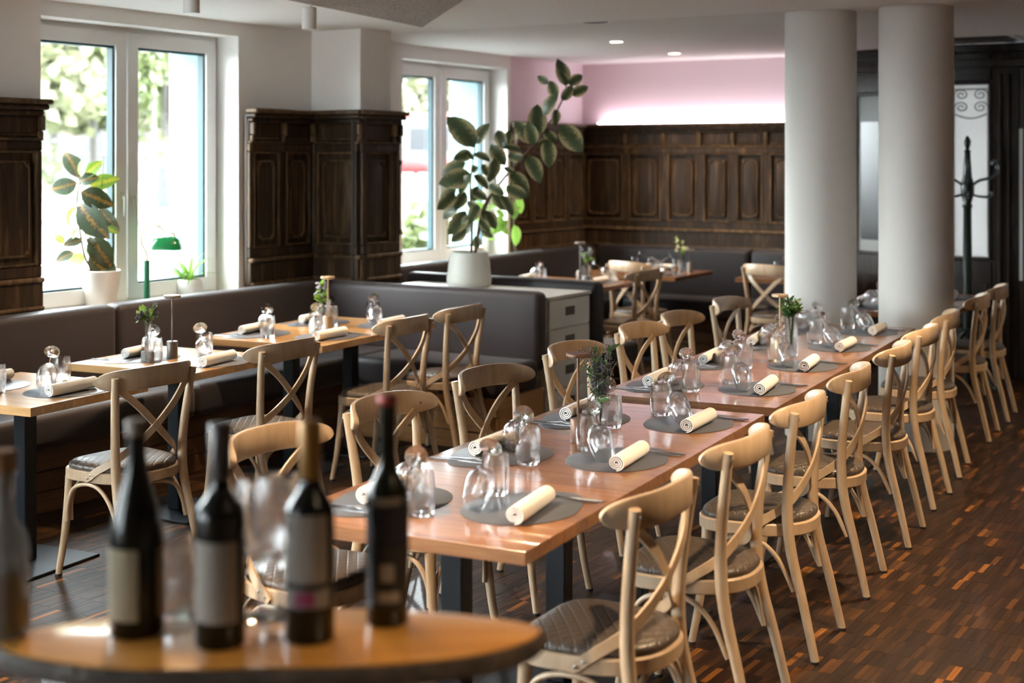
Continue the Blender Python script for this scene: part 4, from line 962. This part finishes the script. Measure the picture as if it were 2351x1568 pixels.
# ------------------------------------------------------------------ foreground slab with bottles
sd = 2.14; slat = -.358; sx, sy = cw(slat, sd); ZS = 1.03
r = empty('slab_bar_table', (sx, sy, 0), YAW+R(3), 'amber oval wood slab table in the blurred foreground', 'table')
out = []
for k in range(72):
    a = 2*math.pi*k/72; c, s = math.cos(a), math.sin(a)
    out.append((.412*math.copysign(abs(c)**1.0, c)+.004*math.sin(7*a), .142*math.copysign(abs(s)**1.12, s)*(1+.03*math.sin(5*a))))
G().add(prism(out, 0, 0, [(.012, ZS-.004), (.010, ZS-.0008), (.018, ZS)])).build('slab_top', 'slab', r, 30)
G().add(prism(out, 0, 0, [(.045, ZS-.040), (.012, ZS-.036), (.0, ZS-.020), (.004, ZS-.006), (.012, ZS-.004)])).build('bark_edge', 'bark', r, 50)
for s in (-1, 1):
    G().add(rbox(s*.16-.02, s*.16+.02, -.02, .02, .012, ZS-.038, .004, 1)).build('table_leg', 'steel', r, 30)
G().add(rbox(-.26, .26, -.12, .12, 0, .012, .003, 1)).build('base_plate', 'steel', r, 30)
def on_slab(px, py): d = F*(H-ZS)/(py-HY); return cw((px-CX)/F*d, d), d
def label_patch(r, rad, a0, a1, z0, z1, m, name, parent=None, off=.0006):
    v = []; f = []; n = 14
    for k in range(n+1):
        a = a0+(a1-a0)*k/n
        for rr_, z in ((rad+off, z0), (rad+off, z1), (rad+.0001, z1), (rad+.0001, z0)): v.append((rr_*math.cos(a), rr_*math.sin(a), z))
    for k in range(n):
        for q in range(4): j = (q+1) % 4; f.append((k*4+q, k*4+j, (k+1)*4+j, (k+1)*4+q))
    f.append((0, 1, 2, 3)); f.append(tuple(n*4+q for q in range(4)))
    return G().add((v, f)).build(name, m, parent or r, 40)
FC = math.atan2(-FWD.y, -FWD.x)         # heading from a bottle towards the room entrance side
def bottle(px, py, label, prof, m, foil, caps, patches):
    (x, y), d = on_slab(px, py)
    b = empty('wine_bottle', (x, y, ZS), 0, label, 'wine bottle', 'wine bottles on the slab table')
    g = G().add(lathe(prof, 40)); g.build('bottle_glass', m, b, 50)
    z0, z1, rad = caps; G().add(lathe([(rad+.0006, z0), (rad+.0012, z0+.002), (rad+.0012, z1-.002), (rad, z1), (.0001, z1+.0005)], 28)).build('capsule', foil, b, 50)
    for (a0, a1, p0, p1, mm, nm) in patches: label_patch(b, prof_r(prof, (p0+p1)/2), FC+R(a0), FC+R(a1), p0, p1, mm, nm, off=.0006 if nm == 'label' else .0011)
    return b
def prof_r(prof, z):
    for (r0, z0), (r1, z1) in zip(prof, prof[1:]):
        if z0 <= z <= z1 and z1 > z0: return r0+(r1-r0)*(z-z0)/(z1-z0)
    return prof[-1][0]
bord = [(.0001, 0), (.034, 0), (.0368, .004), (.0368, .188), (.034, .202), (.022, .218), (.0152, .232), (.0138, .25), (.0138, .318), (.0150, .319), (.0150, .325), (.0001, .325)]
burg = [(.0001, 0), (.037, 0), (.0405, .004), (.0408, .15), (.036, .178), (.026, .212), (.0175, .245), (.0142, .27), (.0140, .312), (.0153, .313), (.0153, .320), (.0001, .320)]
slim = [(.0001, 0), (.030, 0), (.0325, .004), (.0340, .195), (.032, .208), (.021, .226), (.0146, .242), (.0132, .26), (.0132, .342), (.0145, .343), (.0145, .350), (.0001, .350)]
bottle(314, 1452, 'blurred burgundy wine bottle with a cream label, leftmost of the dark bottles', burg, 'bottle', 'foil_pale', (.300, .323, .0156), [(-78, 18, .028, .135, 'label_cream', 'label'), (62, 100, .03, .13, 'label_cream', 'label')])
bottle(506, 1478, 'blurred dark wine bottle with a pale grey label, second of the dark bottles', bord, 'bottle', 'foil_grey', (.245, .327, .0152), [(-90, 52, .040, .158, 'label_grey', 'label')])
bottle(712, 1466, 'blurred wine bottle with amber capsule and magenta mark, third of the dark bottles', bord, 'bottle', 'foil_gold', (.240, .327, .0152), [(-72, 50, .092, .192, 'label_grey', 'label'), (-80, 72, .054, .091, 'label_black', 'label'), (-60, 55, .056, .082, 'label_grey', 'label_band'), (-28, 18, .058, .080, 'label_pink', 'label_mark')])
bottle(890, 1428, 'blurred slim wine bottle with a dark navy label and red top, rightmost bottle', slim, 'bottle_ol', 'foil_red', (.338, .352, .0147), [(-62, 62, .130, .185, 'label_navy', 'label'), (-42, 42, .188, .200, 'label_grey', 'label_band'), (-62, 62, .030, .128, 'label_black', 'label'), (-15, 22, .072, .098, 'label_grey', 'label_mark'), (-25, 38, .040, .056, 'label_grey', 'label_mark')])
# ribbed clear bottle cut by the left picture edge
(x, y), d = on_slab(8, 1455)
b = empty('ribbed_bottle', (x, y, ZS), 0, 'clear ribbed glass bottle with wooden stopper at the left picture edge', 'bottle')
v = []; f = []; n = 96; prof = [(.033, 0), (.037, .004), (.037, .125), (.034, .148), (.022, .168), (.0155, .185), (.0150, .235), (.0175, .238), (.0175, .245)]
for i in range(n):
    a = 2*math.pi*i/n
    for q, (rr_, z) in enumerate(prof): rb = rr_*(1+(.03*math.cos(24*a) if 1 <= q <= 3 else 0)); v.append((rb*math.cos(a), rb*math.sin(a), z))
k = len(prof)
for i in range(n):
    j = (i+1) % n
    for q in range(k-1): f.append((i*k+q, j*k+q, j*k+q+1, i*k+q+1))
f.append(tuple(i*k for i in range(n)))
G().add((v, f)).build('bottle_glass', 'ribbed', b, 50)
G().add(lathe([(.0001, .225), (.0145, .225), (.0145, .246), (.020, .247), (.020, .275), (.018, .278), (.0001, .278)], 24)).build('stopper', 'cork', b, 50)
label_patch(b, .0372, FC+R(-70), FC+R(60), .03, .10, 'label_grey', 'label', off=.0016)
G().add(lathe([(.0001, .008), (.0335, .008), (.0335, .05), (.0001, .05)], 32)).build('dark_spirit', 'bottle_ol', b, 50)
# clear stemware standing between the bottles
for i, (px, py) in enumerate(((598, 1418), (642, 1412))):
    (x, y), d = on_slab(px, py); o = link('wine_glass', ME['wine'], None, (x, y, ZS)); tag(o, ['upright blurred wine glass left of two between the dark bottles', 'upright blurred wine glass right of two between the dark bottles'][i], 'wine glass', 'stemware on the slab table')
(x, y), d = on_slab(418, 1418); o = link('tumbler', ME['tumbler'], None, (x, y, ZS)); tag(o, 'blurred tumbler between the burgundy bottle and its neighbour', 'tumbler', 'stemware on the slab table')

# ------------------------------------------------------------------ coat stand
x, y = cw((2221-CX)/F*10.9, 10.9)
r = empty('coat_stand', (x, y, 0), YAW, 'dark green iron coat stand in front of the frosted glass', 'coat stand')
G().add(lathe([(.0001, .0), (.024, 0), (.027, .3), (.034, .9), (.030, 1.36), (.040, 1.38), (.030, 1.40), (.050, 1.47), (.050, 1.55), (.034, 1.60), (.030, 1.66), (.022, 1.79), (.028, 1.80), (.014, 1.815), (.024, 1.85), (.026, 1.875), (.016, 1.90), (.008, 1.915), (.0001, 1.918)], 24)).build('pole', 'coat', r, 50)
for k in range(6):
    a = R(15+60*k); e = lambda q, z: (q*math.cos(a), q*math.sin(a), z)
    G().add(tube(spline([e(.03, 1.53), e(.10, 1.575), e(.20, 1.60), e(.255, 1.66), e(.245, 1.72), e(.215, 1.72), e(.21, 1.695)], 5), .0095, 8)).build('upper_hook', 'coat', r, 60)
    G().add(tube(spline([e(.03, 1.47), e(.09, 1.455), e(.16, 1.45), e(.20, 1.46), e(.205, 1.485), e(.185, 1.49)], 5), .0085, 8)).build('lower_hook', 'coat', r, 60)
for k in range(4):
    a = R(30+90*k); e = lambda q, z: (q*math.cos(a), q*math.sin(a), z)
    G().add(tube(spline([e(.02, .42), e(.10, .34), e(.16, .16), e(.24, .03), e(.28, .018)], 5), .012, 8)).build('foot', 'coat', r, 60)
pts = [(.17*math.cos(R(k*15)), .17*math.sin(R(k*15)), .45) for k in range(25)]
G().add(tube(pts, .008, 8)).build('umbrella_ring', 'coat', r, 60)

# ------------------------------------------------------------------ street outside (its ground lies above the dining room floor)
GZ = .60
o = G().add(box(-150, -7.30, -40, 130, GZ-.4, GZ)).build('pavement', 'asphalt', smooth=0); o['kind'] = 'structure'
def out(px, d): return cw((px-CX)/F*d, d)
def strip_poly(d0, d1, z0, z1, a=-900, b=2600): return prism([out(a, d0), out(b, d0), out(b, d1), out(a, d1)], z0, z1)
o = G().add(strip_poly(24, 24.4, GZ, GZ+.10)).build('kerb_stone', 'kerb', smooth=0); o['kind'] = 'structure'
o = G().add(strip_poly(38, 70, GZ, GZ+.05, -900, 760)).build('lawn', 'grass', smooth=0); o['kind'] = 'structure'
def crown_mesh(q, n, blobs, leaf, m, squash=.8):
    v = []; f = []
    for k in range(n):
        c, br = q.choice(blobs); d = Vector((q.gauss(0, 1), q.gauss(0, 1), q.gauss(0, 1)*squash)).normalized()*br*q.uniform(.45, 1.05)
        p = c+d; u = Vector((q.uniform(-1, 1), q.uniform(-1, 1), q.uniform(-1, 1))).normalized(); w_ = u.orthogonal().normalized()*leaf*.5; u = u*leaf*.8
        i0 = len(v); v += [tuple(p-u), tuple(p+w_), tuple(p+u), tuple(p-w_)]; f.append((i0, i0+1, i0+2, i0+3))
    me = bpy.data.meshes.new('crown'); me.from_pydata(v, [], f); me.materials.append(M[m]); return me
def tree(px, d, h, cr, m, label, seed, n=3600, trunk=.16, leaf=.34, cat='tree', name='park_tree', lo=.22, group='trees across the street'):
    x, y = out(px, d); q = random.Random(seed); r = empty(name, (x, y, GZ), 0, label, cat, group)
    G().add(tube([(0, 0, 0), (.1*q.uniform(-1, 1), 0, h*.3), (.2*q.uniform(-1, 1), .2*q.uniform(-1, 1), h*.65)], [trunk, trunk*.75, trunk*.35], 8)).build('trunk', 'treebark', r, 60)
    blobs = [(Vector((q.uniform(-1, 1)*cr*.6, q.uniform(-1, 1)*cr*.6, h*(lo+.12)+q.random()*h*(1-lo-.2))), cr*q.uniform(.4, .62)) for _ in range(13)]
    link('crown', crown_mesh(q, n, blobs, leaf, m), r); return r
for i, a in enumerate((
    (40, 40, 8.5, 2.7, 'tree_leaf2', 'broad pale tree at the left of the near window view'), (215, 46, 9, 2.9, 'tree_leaf', 'bright green tree in the left pane of the near window'), (120, 56, 9.5, 3.0, 'tree_leaf2', 'olive tree deep behind the left pane of the near window'),
    (385, 42, 8.0, 2.5, 'tree_leaf', 'leafy tree in the right pane of the near window'), (300, 58, 9.5, 3.0, 'tree_leaf2', 'olive tree deep behind the right pane of the near window'), (500, 54, 9, 2.8, 'tree_leaf', 'tall tree hidden right of the near window'),
    (955, 92, 13, 4.2, 'tree_leaf2', 'pale tree at the left of the far window view'), (1100, 90, 12, 3.6, 'tree_leaf2', 'pale tree in the right pane of the far window'))):
    tree(*a, 40+i)
for i, a in enumerate(((400, 36, 1.5, .8, 'tree_leaf', 'dark shrub on the lawn behind the staked tree'), (966, 13.5, .62, .34, 'tree_leaf', 'round shrub close below the far window'), (60, 47.5, 1.8, 1.2, 'tree_leaf', 'shrub at the far left of the park'))):
    tree(*a, 70+i, 900, .03, .10, 'shrub', 'park_shrub', 0.0, 'shrubs outside the windows')
# low white wall painted with pale shapes at the back of the lawn
x, y = out(200, 64); r = empty('park_wall', (x, y, GZ), YAW, 'low pale wall at the back of the lawn', 'wall')
G().add(rbox(-4.5, 4.5, -.12, .12, 0, 1.25, .02, 1)).build('wall_face', 'kerb', r, 30); G().add(rbox(-4.6, 4.6, -.16, .16, 1.25, 1.33, .02, 1)).build('wall_cap', 'tram_white', r, 30)
# staked young tree
x, y = out(352, 27); r = empty('staked_tree', (x, y, GZ), YAW, 'young tree trunk tied to pale timber stakes outside the near window', 'tree')
G().add(tube([(0, 0, 0), (.02, 0, 1.4), (.0, 0, 3.2)], [.06, .05, .035], 8)).build('trunk', 'treebark', r, 60)
for s in (-1, 1): G().add(tube([(s*.42, 0, 0), (s*.2, 0, 1.42)], .045, 8)).build('stake', 'timber', r, 60)
G().add(rbox(-.34, .34, -.03, .03, 1.30, 1.40, .01, 1)).build('cross_bar', 'timber', r)
q = random.Random(5); link('crown', crown_mesh(q, 1300, [(Vector((q.gauss(0, .3), q.gauss(0, .3), 3.1+q.gauss(0, .3))), .5) for _ in range(6)], .12, 'tree_leaf'), r)
# bin
x, y = out(376, 31); r = empty('street_bin', (x, y, GZ), YAW, 'blue grey litter bin on the pavement outside the near window', 'bin')
G().add(lathe([(.0001, .05), (.28, .05), (.32, .9), (.0001, .9)], 20)).build('bin_body', 'bluebin', r); G().add(lathe([(.33, .9), (.33, .95), (.16, 1.06), (.0001, 1.08)], 20)).build('bin_lid', 'bluebin', r)
# tram
x, y = out(1000, 75); r = empty('street_tram', (x, y, GZ), YAW, 'red and white tram passing beyond the far window', 'tram')
G().add(rbox(-6, 6, -1.2, 1.2, .35, 3.2, .15, 3)).build('tram_body', 'tram_white', r); G().add(rbox(-6.01, 6.01, -1.215, 1.215, .35, 1.15, .1, 2)).build('red_skirt', 'tram_red', r); G().add(rbox(-5.9, 5.9, -1.1, 1.1, 3.05, 3.45, .08, 2)).build('roof_box', 'tram_red', r)
wm = G().add(rbox(-.55, .55, -1.23, 1.23, 1.5, 2.75, .05, 1)).mesh('tram_window', 'tram_glass', 30)
for k in range(8): link('tram_window', wm, r, (-5.2+k*1.48, 0, 0))
wh = G().add(lathe([(.0001, -1.15), (.35, -1.15), (.35, 1.15), (.0001, 1.15)], 20)).mesh('wheel', 'tram_glass', 40)
for xw in (-4.2, -2.8, 2.8, 4.2): o = link('wheel', wh, r, (xw, 0, .35)); o.rotation_euler = (R(90), 0, 0)
# far houses close the street
for i, (px, d, wdt, hh) in enumerate(((60, 84, 16, 9), (420, 96, 18, 9))):
    x, y = out(px, d); r = empty('far_house', (x, y, GZ), YAW, ['pinkish house behind the left park trees', 'pinkish house behind the right park trees'][i], 'building')
    G().add(box(-wdt/2, wdt/2, 0, 6, 0, hh)).build('house_wall', 'housew', r, 0)
    for a in range(int(wdt//2.6)):
        for b_ in range(2): G().add(box(-wdt/2+1+a*2.6, -wdt/2+2.1+a*2.6, -.05, .02, 1.2+b_*3, 2.9+b_*3)).build('house_window', 'tram_glass', r, 0)
